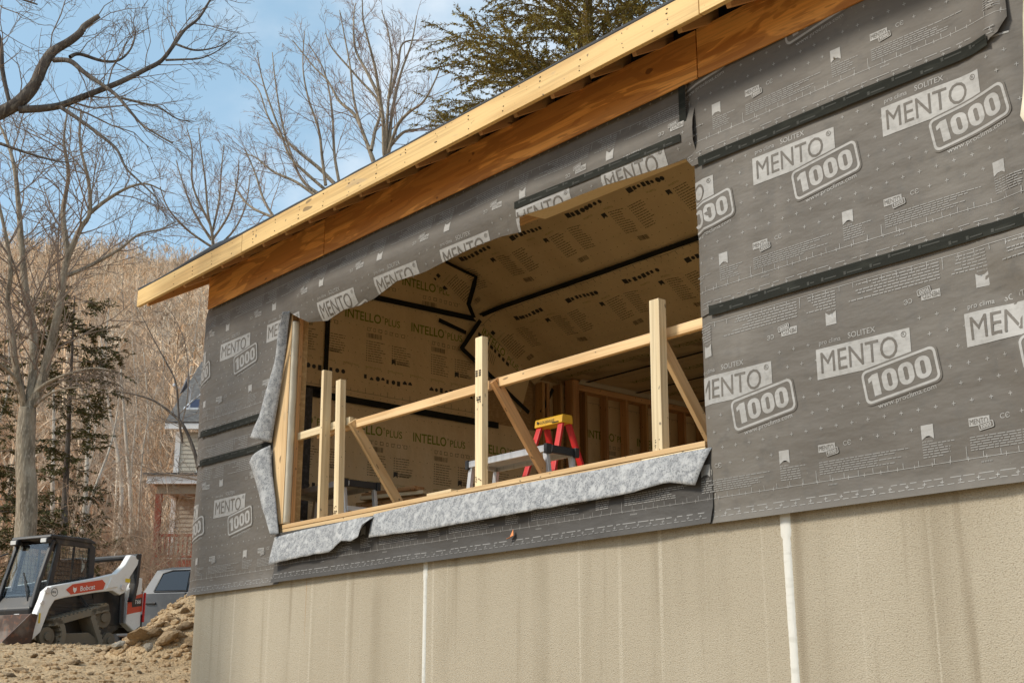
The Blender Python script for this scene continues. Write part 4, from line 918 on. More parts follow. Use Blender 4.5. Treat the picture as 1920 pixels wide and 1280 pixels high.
# B: oak outside the frame whose heavy limbs reach in at the top left
d = 11.5; T = Tree(202, .012); ob = at(-420, 1000, d); ob.z = gz(ob.x, ob.y)-.2
T.trunk.tube(spline([ob, at(-420, 700, d), at(-400, 420, d), at(-380, 120, d), at(-400, -250, d)], 5), [.34-.2*i/20 for i in range(21)], 14)
def px4(l): return [(x, y) for x, y in l]
z1 = lambda l: [(a*.4376, b_*.4376) for a, b_ in l]
stem(T, [(-395, 350), (-200, 290), (-60, 235), (0, 212), (35, 192), (64, 160), (80, 125), (98, 98), (130, 78), (150, 62), (160, 48), (186, 30)], .088, .026, d, 9, 1.0, 4, dd=0, rmin=.0018, sub=(3, 5), bend=.15, ratio=.55)
stem(T, z1([(80, 470), (180, 465), (260, 452), (330, 425), (420, 390), (520, 350), (620, 300), (690, 262), (740, 200), (790, 130), (850, 80), (895, 10), (930, -60)]), .040, .009, d, 18, .85, 4, dd=.5, rmin=.0018, sub=(3, 5), bend=.15, ratio=.55)
stem(T, z1([(230, 258), (300, 262), (360, 310), (440, 365), (500, 410), (560, 480), (610, 535), (680, 580), (740, 612)]), .028, .005, d, 13, .7, 4, dd=-.5, rmin=.0018, sub=(3, 5), bend=.15, ratio=.55)
stem(T, z1([(300, 245), (340, 232), (440, 262), (510, 258), (560, 210), (580, 140), (560, 80)]), .021, .004, d, 11, .6, 4, dd=.4, rmin=.0018, sub=(3, 5), bend=.15, ratio=.55)
stem(T, z1([(260, 460), (350, 520), (430, 580), (500, 640), (540, 720), (600, 780), (670, 850), (680, 910)]), .020, .004, d, 10, .5, 4, dd=-.4, rmin=.0018, sub=(3, 5), bend=.15, ratio=.55)
stem(T, z1([(0, 615), (100, 650), (200, 680), (280, 695), (340, 685)]), .016, .004, d, 6, .5, 4, rmin=.0018, sub=(3, 5), bend=.15, ratio=.55)
stem(T, z1([(520, 420), (600, 440), (680, 460), (760, 510), (830, 520)]), .014, .004, d, 7, .45, 4, rmin=.0018, sub=(3, 5), bend=.15, ratio=.55)
stem(T, z1([(755, 190), (830, 215), (900, 210), (960, 190), (1020, 150)]), .013, .003, d, 8, .4, 4, rmin=.0018, sub=(3, 5), bend=.15, ratio=.55)
stem(T, z1([(710, 258), (790, 255), (860, 250), (930, 220), (990, 170)]), .013, .003, d, 7, .4, 4, rmin=.0018, sub=(3, 5), bend=.15, ratio=.55)
stem(T, z1([(-40, 80), (0, 180), (10, 300), (40, 440)]), .03, .02, d, 5, .6, 4, rmin=.0018, sub=(3, 5), bend=.15, ratio=.55)
stem(T, z1([(-300, -150), (-100, -60), (40, -20), (160, 20)]), .03, .008, d, 9, .8, 4, rmin=.0018, sub=(3, 5), bend=.15, ratio=.55)
T.finish('oak_tree', 'near oak reaching dark gnarled limbs in from the top left corner', 'bark_dark', 'twig', loc=ob)
# trees beyond the roof: limbs and fine upright twigs
def upright(name, label, stems, dist, seed, twig='twig_purple', bark='bark_grey', kids=11, ln=2.2, r=.11, lev=4):
    T = Tree(seed, .035); x, y = stems[0][0]; bs = at(x, y, dist); bs.z = gz(bs.x, bs.y)-.3
    top = at(x, y, dist); T.trunk.tube(spline([bs, bs.lerp(top, .5)+V((.1, .1, 0)), top], 5), [r*1.5-.4*r*i/10 for i in range(11)], 10)
    for s_ in stems: stem(T, s_, r*(.75 if s_ is not stems[0] else 1), .012, dist, kids, ln, lev, dd=T.rng.uniform(-1.5, 1.5), ang=(.35, .8), up=.02, bend=.085, rmin=.0042, ratio=.52, sub=(4, 5))
    return T.finish(name, label, bark, twig, loc=bs)
upright('bare_tree', 'slim bare tree rising over the low end of the roof', [[(400, 480), (398, 440), (390, 400), (385, 340), (378, 290), (372, 240)], [(397, 440), (410, 380), (415, 320), (420, 270)], [(398, 450), (430, 400), (445, 340), (448, 300)], [(396, 450), (365, 400), (345, 350), (330, 300)], [(394, 420), (362, 350), (360, 280), (350, 240)], [(400, 465), (350, 430), (315, 390), (300, 350)], [(400, 470), (440, 430), (462, 380), (468, 330)]], 34, 301, kids=11, ln=1.1, r=.05)
Q2 = lambda l: [(440+a*.3281, b_*.3281) for a, b_ in l]
upright('bare_tree', 'bare tree with many upright limbs, left of the pair behind the roof', [Q2([(620, 1100), (560, 1040), (480, 960), (380, 880), (290, 800), (230, 740), (180, 640), (140, 520), (80, 450)]), Q2([(560, 1120), (420, 1000), (320, 900), (270, 780), (190, 560), (150, 420), (130, 300)]), Q2([(500, 1120), (380, 1020), (290, 780), (240, 520), (215, 300)]), Q2([(520, 1060), (500, 900), (480, 740), (420, 560), (390, 380), (400, 180)]), Q2([(600, 1060), (570, 880), (560, 680), (540, 520), (500, 380), (420, 250)]), Q2([(480, 1130), (350, 1040), (220, 980), (120, 900), (50, 880)]), Q2([(300, 1270), (190, 1230), (90, 1180), (20, 1100), (0, 1020)]), Q2([(250, 1280), (170, 1150), (120, 1000), (60, 850)])], 32, 302, kids=13, ln=1.25, r=.062)
upright('bare_tree', 'taller bare tree with a fan of limbs, nearer the evergreen', [Q2([(870, 940), (855, 860), (850, 700), (830, 560), (805, 400), (770, 260), (735, 120), (730, 0)]), Q2([(810, 960), (770, 850), (720, 720), (680, 560), (660, 380), (630, 220), (600, 60)]), Q2([(860, 900), (870, 740), (880, 560), (900, 380), (880, 200), (840, 60)]), Q2([(870, 900), (930, 720), (1000, 640), (1080, 580), (1150, 450), (1190, 330)]), Q2([(880, 880), (900, 640), (950, 420), (1010, 250), (1040, 90)]), Q2([(800, 950), (700, 680), (600, 580), (530, 460), (450, 380), (330, 230)]), Q2([(780, 860), (800, 760), (830, 600), (700, 440), (560, 280), (520, 190)]), Q2([(870, 860), (960, 760), (1040, 740), (1090, 735)]), Q2([(830, 560), (760, 420), (690, 280), (680, 120), (690, 20)]), Q2([(880, 560), (930, 400), (960, 250), (1080, 230)])], 30, 303, kids=13, ln=1.25, r=.068)
# evergreens: limbs carrying sprays of needles
import numpy as np
def sprays(T, leaf, pts, rng, dens, size, droop):
    for a, c in zip(pts, pts[1:]): leaf.append((*a, *c, max(1, int((c-a).length*dens+rng.random()))))
def needle_mesh(leaf, size, droop, seed):
    g = np.random.default_rng(seed); A = np.array(leaf); idx = np.repeat(np.arange(len(A)), A[:, 6].astype(int)); n = len(idx)
    a, c = A[idx, :3], A[idx, 3:6]; t = g.random((n, 1)); p = a+(c-a)*t; dl = c-a; dl /= np.linalg.norm(dl, axis=1, keepdims=True)+1e-9
    ax = g.normal(size=(n, 3))*np.array([.75, .75, .35])+dl*.9; ax[:, 2] -= droop*.6; ax /= np.linalg.norm(ax, axis=1, keepdims=True)
    up = g.normal(size=(n, 3))*.5; up[:, 2] += 1; sd = np.cross(ax, up); sd /= np.linalg.norm(sd, axis=1, keepdims=True)+1e-9
    s_ = size*g.uniform(.5, 1.3, (n, 1)); w = s_*g.uniform(.09, .17, (n, 1))
    v = np.stack([p-sd*w*.4, p+ax*s_*.55-sd*w, p+ax*s_, p+ax*s_*.55+sd*w], 1).reshape(-1, 3)
    me = bpy.data.meshes.new('foliage'); me.vertices.add(4*n); me.vertices.foreach_set('co', v.ravel()); me.loops.add(4*n); me.loops.foreach_set('vertex_index', np.arange(4*n, dtype=np.int32)); me.polygons.add(n); me.polygons.foreach_set('loop_start', np.arange(0, 4*n, 4, dtype=np.int32)); me.update(calc_edges=True); return me
MT['needles'] = mat('needles', (.30, .25, .075), .75, spec=.2, coords='Object', var=[((.6, .6, .6), 4, .42, .62, (.185, .16, .045), .85), ((3, 3, 3), 3, .5, .65, (.34, .27, .085), .6)])
MT['needles_dark'] = mat('needles_dark', (.10, .095, .03), .8, spec=.2, var=[((.8, .8, .8), 4, .42, .62, (.055, .055, .02), .8), ((3, 3, 3), 3, .5, .65, (.12, .10, .035), .6)])
def evergreen(label, base, top, dist, seed, reach, n, needles, z0=.15, dens=26, size=.16, droop=.35, bark='bark_grey', rise=.25, shape=None):
    T = Tree(seed, .02); leaf = []; rng = T.rng; h = top.z-base.z; tr = spline([base, base.lerp(top, .5), top], 6); T.trunk.tube(tr, [max(.02, h*.016*(1-i/12.5)) for i in range(13)], 10)
    for i in range(n):
        t = z0+(1-z0)*((i+rng.random())/n); p = base.lerp(top, t); a = rng.uniform(0, 6.283); ln = reach*(shape(t) if shape else (1-t)**.75)*rng.uniform(.6, 1.12)+.15
        dr = V((math.cos(a), math.sin(a), rise)).normalized(); pts = wander(rng, p, dr, ln, 6, .07, -.03); T.tube(pts, max(.008, ln*.012), .003)
        for j in range(max(4, int(ln*6.5))):
            u = rng.uniform(.22, 1); k = min(5, int(u*6)); q = pts[k].lerp(pts[k+1], u*6-k if u < 1 else 1); nd = rot_dir((pts[k+1]-pts[k]).normalized(), rng.uniform(.5, 1.1), rng.uniform(0, 6.28)); nd.z *= .4
            tw = wander(rng, q, nd, ln*.30*rng.uniform(.5, 1.2)+.14, 3, .12, -.06); T.tube(tw, .005, .002); sprays(T, leaf, tw, rng, dens, size, droop)
        sprays(T, leaf, pts[3:], rng, dens*.6, size, droop)
    o = T.finish('evergreen_tree', label, bark, 'twig', loc=base); link('foliage', needle_mesh(leaf, size, droop, seed), needles, o); return o
bs = at(1085, 520, 24); tp = at(1105, -330, 24); bs.z = gz(bs.x, bs.y)-.2
evergreen('tall evergreen with olive sprays rising behind the roof', bs, tp, 24, 401, 2.75, 310, 'needles', z0=.20, dens=120, size=.085, rise=.34, shape=lambda t: (1.12 if t < .62 else 1.12*(1-(t-.62)/.46)))
bs = at(128, 1010, 33); tp = at(140, 555, 33); bs.z = gz(bs.x, bs.y)-.2
evergreen('dark evergreen standing behind the forked grey trunk', bs, tp, 33, 402, 2.3, 120, 'needles_dark', z0=.12, dens=75, size=.13, droop=.2, bark='bark_dark', rise=.1, shape=lambda t: (.65+.6*math.sin(t*9)*.35)*(1-t*.45))
bs = at(-5, 1010, 38); tp = at(-10, 640, 38); bs.z = gz(bs.x, bs.y)-.2
evergreen('low dark evergreen at the left edge behind the loader', bs, tp, 38, 403, 2.3, 90, 'needles_dark', z0=.08, dens=70, size=.14, droop=.2, bark='bark_dark', rise=.1)
# slender pale trees on the lower slope
def slim(px, base_y, top_y, dist, seed, lean=0, r=.08):
    T = Tree(seed, .03); b0 = at(px, base_y, dist); b0.z = gz(b0.x, b0.y)-.2; tp_ = at(px+lean, top_y, dist)
    sp = spline([b0, b0.lerp(tp_, .4)+V((T.rng.gauss(0, .4), T.rng.gauss(0, .4), 0)), b0.lerp(tp_, .75)+V((T.rng.gauss(0, .2), T.rng.gauss(0, .2), 0)), tp_], 5); T.trunk.tube(sp, [r*(1-.8*i/15) for i in range(16)], 8)
    T.sprout(sp, r*.55, (tp_-b0).length*.26, 1, 3, (14, 18), (.4, .9), .55, .14, .05, .008, .3)
    T.finish('slender_tree', 'slender pale bare tree standing on the leaf-strewn lower slope', 'bark_pale', 'twig_pale', 'slender trees on the lower slope', b0)
rng = random.Random(77)
for i, (px, ty, dd) in enumerate([(205, 700, 44), (182, 720, 48), (160, 640, 52), (242, 690, 46), (258, 720, 43), (215, 620, 58), (285, 640, 60), (305, 660, 66), (328, 600, 70), (12, 600, 50), (85, 560, 60), (112, 600, 56), (145, 720, 41), (232, 600, 68), (268, 560, 74), (180, 560, 72), (345, 560, 78), (300, 590, 82), (60, 620, 66), (130, 540, 80)]):
    slim(px, 990, ty, dd, 500+i, rng.uniform(-38, 38), rng.choice((.04, .05, .07, .09, .13)))
# thicket of brush near the loader
def brush(px, py, dist, seed, n, h, label):
    T = Tree(seed, .05); b0 = at(px, py, dist); b0.z = gz(b0.x, b0.y)-.05
    for i in range(n):
        p = b0+V((T.rng.gauss(0, 1.0), T.rng.gauss(0, 1.0), 0)); T.grow(p, V((T.rng.gauss(0, .45), T.rng.gauss(0, .45), 1)).normalized(), h*T.rng.uniform(.6, 1.15), .013, 1, 3, (5, 7), (.4, 1.0), .55, .16, 0, .0035)
    T.finish('bare_shrub', label, 'twig_brown', 'twig_brown', None, b0, 'shrub')
brush(305, 1110, 31, 601, 36, 3.4, 'tangled bare shrub in front of the red porch posts')
brush(225, 1080, 33, 602, 44, 3.2, 'tangled bare shrub behind the loader arm')
brush(165, 1060, 34, 603, 44, 3.4, 'tangled bare shrub behind the loader cab')
brush(20, 1060, 34, 604, 30, 2.6, 'tangled bare shrub at the left edge behind the loader')
brush(95, 1060, 36, 605, 30, 2.4, 'tangled bare shrub at the foot of the grey trunk')
T = Tree(610, .02); d = 21; b0 = at(392, 1100, d); b0.z = gz(b0.x, b0.y)
stem(T, [(392, 1100), (384, 960), (368, 860), (345, 800), (322, 775), (290, 752), (255, 740), (225, 735)], .045, .006, d, 11, .8, 4, rmin=.003)
stem(T, [(342, 830), (336, 790), (330, 720), (312, 680), (290, 640), (270, 600), (255, 575)], .022, .004, d, 10, .7, 4, rmin=.003)
stem(T, [(376, 900), (325, 890), (295, 885), (260, 870)], .018, .004, d, 8, .6, 4, rmin=.003)
stem(T, [(338, 805), (352, 740), (350, 660), (330, 600), (305, 570)], .015, .004, d, 8, .6, 4, rmin=.003)
T.finish('bare_tree', 'thin dark bare tree arching left from beside the wrapped corner', 'bark_dark', 'twig', loc=b0)
# the wooded hillside as one mass
import numpy as np
def woodland():
    rng = random.Random(88); temps = []
    for k in range(7):
        m = MB(); h = 1.0; lean = V((rng.gauss(0, .13), rng.gauss(0, .13), 0))
        tr = [V((0, 0, -.05)), V((0, 0, .4))+lean*.4, V((0, 0, .75))+lean, V((0, 0, 1))+lean*1.4]; k_ = (.6, .9, 1.1, 1.4, 1.7, .8, 1.2)[k]; m.tube(tr, [.0085*k_, .0065*k_, .004*k_, .0015], 3, cap=False)
        for i in range(26):
            t = rng.uniform(.2, .97); p = V((0, 0, t))+lean*t*1.3; a = rng.uniform(0, 6.28); l_ = (1.08-t)*rng.uniform(.2, .42); dr = V((math.cos(a)*.75, math.sin(a)*.75, .75)).normalized(); e = p+dr*l_; m.tube([p, p.lerp(e, .5)+V((0, 0, -.01)), e], [.0038, .0028, .0014], 3, cap=False)
            for j in range(3):
                q = p.lerp(e, rng.uniform(.3, 1)); dr2 = (dr+V((rng.gauss(0, .5), rng.gauss(0, .5), rng.gauss(.2, .4)))).normalized(); m.tube([q, q+dr2*l_*.5], [.0022, .001], 3, cap=False)
        temps.append((np.array(m.v), np.array([f for f in m.f])))
    vs, fs, off = [], [], 0; h0 = math.atan2(HD.y, HD.x)
    for i in range(2700):
        r = 62+ (300-62)*rng.random()**.75; a = h0+rad(rng.uniform(9, 26) if rng.random() < .8 else rng.uniform(-34, 34)); x, y = CAM.x+r*math.cos(a), CAM.y+r*math.sin(a)
        v, f = temps[rng.randrange(7)]; s_ = rng.uniform(8, 14); c, sn = math.cos(i*1.7), math.sin(i*1.7); R = np.array([[c, sn, 0], [-sn, c, 0], [0, 0, 1]])*s_; R[:, :2] *= 1.0
        vs.append(v@R+np.array([x, y, gz(x, y)])); fs.append(f+off); off += len(v)
    v = np.concatenate(vs); f = np.concatenate(fs); me = bpy.data.meshes.new('woodland'); me.vertices.add(len(v)); me.vertices.foreach_set('co', v.ravel()); me.loops.add(f.size); me.loops.foreach_set('vertex_index', f.ravel().astype(np.int32)); me.polygons.add(len(f)); me.polygons.foreach_set('loop_start', np.arange(0, f.size, 4, dtype=np.int32)); me.update(calc_edges=True); me.validate()
    MT['far_wood'] = mat('far_wood', (.70, .50, .315), .9, island=.5, var=[((.03, .03, .03), 3, .42, .62, (.50, .37, .25), .8), ((.3, .3, .3), 2, .45, .6, (.82, .72, .57), .7), ((.18, .18, .18), 2, .58, .66, (.30, .22, .15), .7)])
    tag(link('woodland', me, 'far_wood'), 'dense bare woodland covering the far hillside', 'woodland', kind='stuff')
woodland()

# ================================================================== neighbouring house behind the wrapped corner
MT['siding'] = mat('cream_siding', (.56, .51, .41), .7, var=[((2, 2, 8), 3, .5, .7, (.48, .43, .34), .5)]); MT['trim'] = mat('white_trim', (.78, .77, .74), .6); MT['redwood'] = mat('red_stain', (.34, .08, .038), .7, var=[((3, 3, 3), 4, .45, .7, (.24, .05, .025), .6)], rnd=.1)
MT['shingle'] = mat('grey_shingle', (.10, .095, .09), .9, var=[((8, 8, 8), 4, .45, .65, (.17, .16, .145), .7)]); MT['solar'] = mat('solar_glass', (.008, .014, .05), .35, spec=.25); MT['soffit'] = mat('soffit', (.33, .27, .19), .8); MT['glass_dark'] = mat('dark_glass', (.02, .024, .028), .06, spec=.9)
ND = 44.0; NC = at(318, 1060, ND); NO = V((NC.x, NC.y, 0)); nz = 2.2
nh = thing('neighbour_house', 'cream clapboard house with red porch and solar panel, half hidden by the wrapped corner', 'house', (NO.x, NO.y, nz-.2))
NX = Matrix(((RT.x, HD.x, 0, NO.x), (RT.y, HD.y, 0, NO.y), (0, 0, 1, 0), (0, 0, 0, 1)))      # local x to the right of the view, y away
def hz(py, yl=0): return at(330, py, ND+yl).z
def hx(px, yl=-2.2, py=980): return (at(px, py, ND+yl)-NO).dot(RT)
zE, zP, zF, zR = hz(804, .5), hz(907, -2.3), hz(1048, -2.2), hz(1000, -2.1)
xl = hx(329, 1.0, 850)
q = MB(); q.box((xl, 1.0, nz-.4), (9, 9, zE)); q.build('wall', 'siding', nh, NX)
k = 0; z = zF+.1
while z < zE-.1:
    q = MB(); q.prism([(.995, z), (.965, z+.005), (.985, z+.15), (.995, z+.15)], xl+.18, 8.9, plane='yz'); q.build('clapboard', 'siding', nh, NX); z += .152
q = MB(); q.box((xl-.02, .94, zF), (xl+.16, 1.02, zE)); q.build('corner_trim', 'trim', nh, NX)
q = MB(); q.box((xl-.30, .45, zE), (9.4, .60, zE+.20)); q.build('eave_fascia', 'trim', nh, NX)
rf = MB(); rf.add([(xl-.3, .45, zE+.20), (9.4, .45, zE+.20), (9.4, 5, zE+3.6), (xl-.3+.0, 5, zE+3.6), (xl-.3, 9.5, zE+.20), (9.4, 9.5, zE+.20)], [(0, 1, 2, 3), (3, 2, 5, 4)]); rfo = rf.build('roof', 'shingle', nh, NX, solid=.12)
# make the gable edge lean in as the hip seen in the photograph
q = MB()
def rp(u, v): return V((xl-.1+u, .45+v*4.55, zE+.20+v*3.18+.12))
q.add([rp(.25, .20), rp(5, .20), rp(5, .62), rp(.75, .62)], [(0, 1, 2, 3)]); so_ = q.build('solar_panel', 'solar', rfo, NX, solid=.04)
q = MB(); a_ = rp(.25, .20); q.beam(rp(.2, .185), rp(5, .185), .06, .09); q.beam(rp(.22, .19), rp(.74, .63), .06, .08); q.build('panel_frame', 'alu', rfo, NX)
# porch
xp = hx(275, -2.4, 900); q = MB(); q.box((xp, -2.4, zP), (9, -2.25, zP+.30)); q.box((xp, -2.245, zP+.0), (xp+.15, .95, zP+.30)); q.build('porch_fascia', 'trim', nh, NX)
q = MB(); q.add([(xp-.1, -2.5, zP+.31), (9, -2.5, zP+.31), (9, .96, zP+.85), (xp+.25, .96, zP+.85)], [(0, 1, 2, 3)]); q.build('porch_roof', 'shingle', nh, NX, solid=.08)
q = MB(); q.box((xp+.15, -2.24, zP+.05), (9, .95, zP+.10)); q.build('porch_ceiling', 'soffit', nh, NX)
q = MB(); q.box((xp+.3, -2.15, zP-.30), (9, -2.02, zP+.04)); q.build('porch_beam', 'soffit', nh, NX)
for px in (293, 385, 450):
    x = hx(px); q = MB(); q.box((x-.10, -2.18, nz-.3), (x+.10, -2.0, zP-.3)); q.build('porch_post', 'redwood', nh, NX)
q = MB(); q.box((hx(287), -2.3, zF-.25), (9, .95, zF)); q.build('porch_deck', 'redwood', nh, NX)
for zz, hh in ((zR, .09), (zF+.14, .07)):
    q = MB(); q.box((hx(300), -2.13, zz-hh), (9, -2.05, zz)); q.build('porch_rail', 'redwood', nh, NX)
x = hx(301)
while x < 2.6:
    q = MB(); q.box((x, -2.12, zF+.12), (x+.045, -2.06, zR-.09)); q.build('baluster', 'redwood', nh, NX); x += .145
q = MB(); q.box((xl+.9, .96, zF+.9), (xl+1.9, .99, zE-.7)); wn = q.build('window', 'glass_dark', nh, NX)
q = MB(); q.box((xl+.8, .93, zF+.8), (xl+2.0, .955, zF+.9)); q.box((xl+.8, .93, zE-.7), (xl+2.0, .955, zE-.6)); q.box((xl+.8, .93, zF+.9), (xl+.9, .955, zE-.7)); q.build('frame', 'trim', wn, NX)
# satellite dish on the roof edge
dp = at(353, 722, ND+1); ds = thing('satellite_dish', 'small grey satellite dish on the neighbour roof above the solar panel', 'dish', dp)
q = MB(); vs = []; ax = (-RT*.85-HD*.35+UPV*.3).normalized(); s1 = ax.cross(UPV).normalized(); s2 = s1.cross(ax)
rings = 5; n = 16
for i in range(rings+1):
    r = .40*i/rings
    for j in range(n): a = 2*math.pi*j/n; vs.append(dp+s1*(r*.8*math.cos(a))+s2*(r*math.sin(a))+ax*(r*r*.9))
q.add(vs, [(i*n+j, i*n+(j+1) % n, (i+1)*n+(j+1) % n, (i+1)*n+j) for i in range(rings) for j in range(n)]); MT['dish'] = mat('dish_grey', (.10, .105, .12), .5); q.build('reflector', 'dish', ds, smooth=True, solid=.015)
q = MB(); q.tube([dp-UPV*.02, dp-ax*.10-UPV*.2, dp-ax*.1-UPV*.85], .028, 6); q.build('mast', 'alu', ds); q = MB(); q.tube([dp-s2*.3, dp+ax*.45-s2*.18], .015, 5); q.box(tuple(dp+ax*.45-s2*.18-V((.05, .05, .05))), tuple(dp+ax*.45-s2*.18+V((.05, .05, .05)))); q.build('feed_arm', 'alu', ds)

# ================================================================== compact track loader
SP = at(80, 1222, 23.0); TH = rad(60)
fwd = -RT*math.cos(TH) - HD*math.sin(TH); lft = -HD*math.cos(TH) + RT*math.sin(TH)
SG = at(80, 1222, 23.0).z
SXF = Matrix(((fwd.x, lft.x, 0, SP.x), (fwd.y, lft.y, 0, SP.y), (0, 0, 1, SG), (0, 0, 0, 1))) @ Matrix.Scale(.965, 4)
sk = thing('track_loader', 'white and black compact track loader with red stripes and a rusty bucket', 'loader'); sk.matrix_basis = SXF
def mud(c, name, rough=.4, st=.6):
    MT[name] = mat(name, c, rough, var=[((2.5, 2.5, 2.5), 5, .55, .75, (.26, .19, .11), st), ((30, 30, 30), 3, .6, .75, (.2, .15, .1), st*.6)])
mud((.80, .80, .78), 'loader_white', .35, .28); mud((.022, .022, .023), 'loader_black', .4, .35); mud((.62, .075, .03), 'loader_red', .4, .45); mud((.05, .048, .045), 'loader_frame', .55, .8); mud((.21, .18, .135), 'track_rubber', .9, 1.0); mud((.17, .14, .10), 'track_frame', .9, 1.0)
MT['bucket_steel'] = mat('rusty_steel', (.075, .045, .034), .55, metal=.3, var=[((3, 3, 3), 5, .45, .65, (.20, .17, .145), .7), ((12, 12, 12), 4, .5, .7, (.22, .085, .04), .6)])
MT['glass'] = mat('cab_glass', (.78, .84, .83), .02, spec=.8, trans=1); MT['seat_dark'] = mat('cab_inside', (.03, .03, .03), .7); MT['lamp'] = mat('lamp_lens', (.6, .6, .58), .2)
MT['sticker_yellow'] = mat('yellow_sticker', (.75, .55, .04), .5)
def S(mb, name, m, parent=None, bevel=.01, smooth=False): return mb.build(name, m, parent or sk, SXF, bevel, smooth)
def track(yc, w=.34):
    pts = []
    def arc(cx, cz, r, a0, a1, n=8): return [(cx+r*math.cos(rad(a0+(a1-a0)*i/n)), cz+r*math.sin(rad(a0+(a1-a0)*i/n))) for i in range(n+1)]
    path = arc(.60, .26, .255, 240, 100, 8) + arc(-.62, .62, .24, 105, 0, 7) + arc(-.80, .22, .20, 0, -80, 5) + [(-.4, .012), (0, .012), (.3, .012)]
    inner = [(.62+(x-.62)*1, z) for x, z in path]
    q = MB(); cx = sum(p[0] for p in path)/len(path); cz = sum(p[1] for p in path)/len(path); n = len(path)
    nrm = []
    for i in range(n):
        a, c = path[i-1], path[(i+1) % n]; d = (c[0]-a[0], c[1]-a[1]); l_ = math.hypot(*d); nn = (d[1]/l_, -d[0]/l_)
        if nn[0]*(path[i][0]-cx)+nn[1]*(path[i][1]-cz) < 0: nn = (-nn[0], -nn[1])
        nrm.append(nn)
    o_ = path; in_ = [(p[0]-m[0]*.10, p[1]-m[1]*.10) for p, m in zip(path, nrm)]
    vs = [(x, yc-w/2, z) for x, z in o_]+[(x, yc+w/2, z) for x, z in o_]+[(x, yc-w/2, z) for x, z in in_]+[(x, yc+w/2, z) for x, z in in_]
    fs = []
    for i in range(n):
        j = (i+1) % n; fs += [(i, j, n+j, n+i), (2*n+i, 3*n+i, 3*n+j, 2*n+j), (i, 2*n+i, 2*n+j, j), (n+i, n+j, 3*n+j, 3*n+i)]
    q.add(vs, fs); bl = S(q, 'track_belt', 'track_rubber', bevel=0)
    lug = MB(); tot = 0; seg = [math.hypot(o_[(i+1) % n][0]-o_[i][0], o_[(i+1) % n][1]-o_[i][1]) for i in range(n)]; L_ = sum(seg); m = 46
    for k in range(m):
        s_ = L_*k/m; i = 0
        while s_ > seg[i]: s_ -= seg[i]; i += 1
        t = s_/seg[i]; j = (i+1) % n; p = (o_[i][0]*(1-t)+o_[j][0]*t, o_[i][1]*(1-t)+o_[j][1]*t); nn = (nrm[i][0]*(1-t)+nrm[j][0]*t, nrm[i][1]*(1-t)+nrm[j][1]*t)
        if nn[1] < -.9: continue
        for y0, y1 in ((-w/2+.005, -.015), (.015, w/2-.005)): lug.beam((p[0]+nn[0]*.012, yc+y0, p[1]+nn[1]*.012), (p[0]+nn[0]*.012, yc+y1, p[1]+nn[1]*.012), .045, .03, (nn[0], 0, nn[1]))
    S(lug, 'track_lugs', 'track_rubber', bl, 0)
    yo = yc+w/2-.05 if yc > 0 else yc-w/2+.05
    for cx, cz, r, nm in ((-.62, .62, .18, 'drive_sprocket'), (.62, .23, .165, 'idler_wheel'), (-.80, .22, .145, 'idler_wheel')):
        q = MB(); q.cyl((cx, yo-.09, cz), (cx, yo, cz), r, 20); q.cyl((cx, yo, cz), (cx, yo+(.04 if yc > 0 else -.04), cz), r*.45, 14)
        if nm == 'drive_sprocket':
            for k in range(14): a = k*2*math.pi/14; q.box((cx+r*math.cos(a)-.02, yo-.07, cz+r*math.sin(a)-.02), (cx+r*math.cos(a)+.02, yo-.03, cz+r*math.sin(a)+.02))
        S(q, nm, 'track_frame', None, .004)
    q = MB(); q.prism([(.40, .07), (.42, .24), (.30, .30), (-.30, .34), (-.55, .22), (-.55, .07)], yc-.10, yo+.01 if yc > 0 else yo-.01); S(q, 'roller_frame', 'track_frame', None, .012)
    for k in range(4): q = MB(); q.cyl((.28-k*.25, yc-.11, .085), (.28-k*.25, yo+(.02 if yc > 0 else -.02), .085), .07, 12); S(q, 'roller', 'loader_frame', None, .004)
for yc in (.68, -.68): track(yc)
q = MB(); q.prism([(.70, .30), (.72, .62), (.60, .95), (-.55, .98), (-1.25, 1.10), (-1.30, .45), (-1.0, .30)], -.50, .50); S(q, 'chassis', 'loader_frame', None, .03)
q = MB(); q.prism([(.75, .34), (.80, .72), (.62, 1.0), (.50, .98), (.55, .34)], -.48, .48); fp = S(q, 'front_panel', 'loader_black', None, .03)
# cat-head emblem on the front panel (drawn in the panel's plane)
em = [(-.9, 1.0), (-.75, .45), (-.85, 0), (-.55, -.55), (-.3, -.75), (-.2, -1), (.2, -1), (.3, -.75), (.55, -.55), (.85, 0), (.75, .45), (.9, 1.0), (.45, .55), (0, .6), (-.45, .55)]
q = MB(); q.add([(.787+.0-.004*(b_+1)*0+.018*((b_*.09)/.38), .16+a*.085, .60+b_*.10) for a, b_ in em], [tuple(range(len(em)))]); S(q, 'emblem', 'loader_white', fp, 0)
q = MB()
for sgn in (-1, 1): q.add([(.793+.018*((b_*.09)/.38), .16+sgn*a*.085, .60+b_*.10) for a, b_ in ((.15, .05), (.55, .3), (.45, .0))], [(0, 1, 2)])
S(q, 'emblem_eyes', 'loader_black', fp, 0)
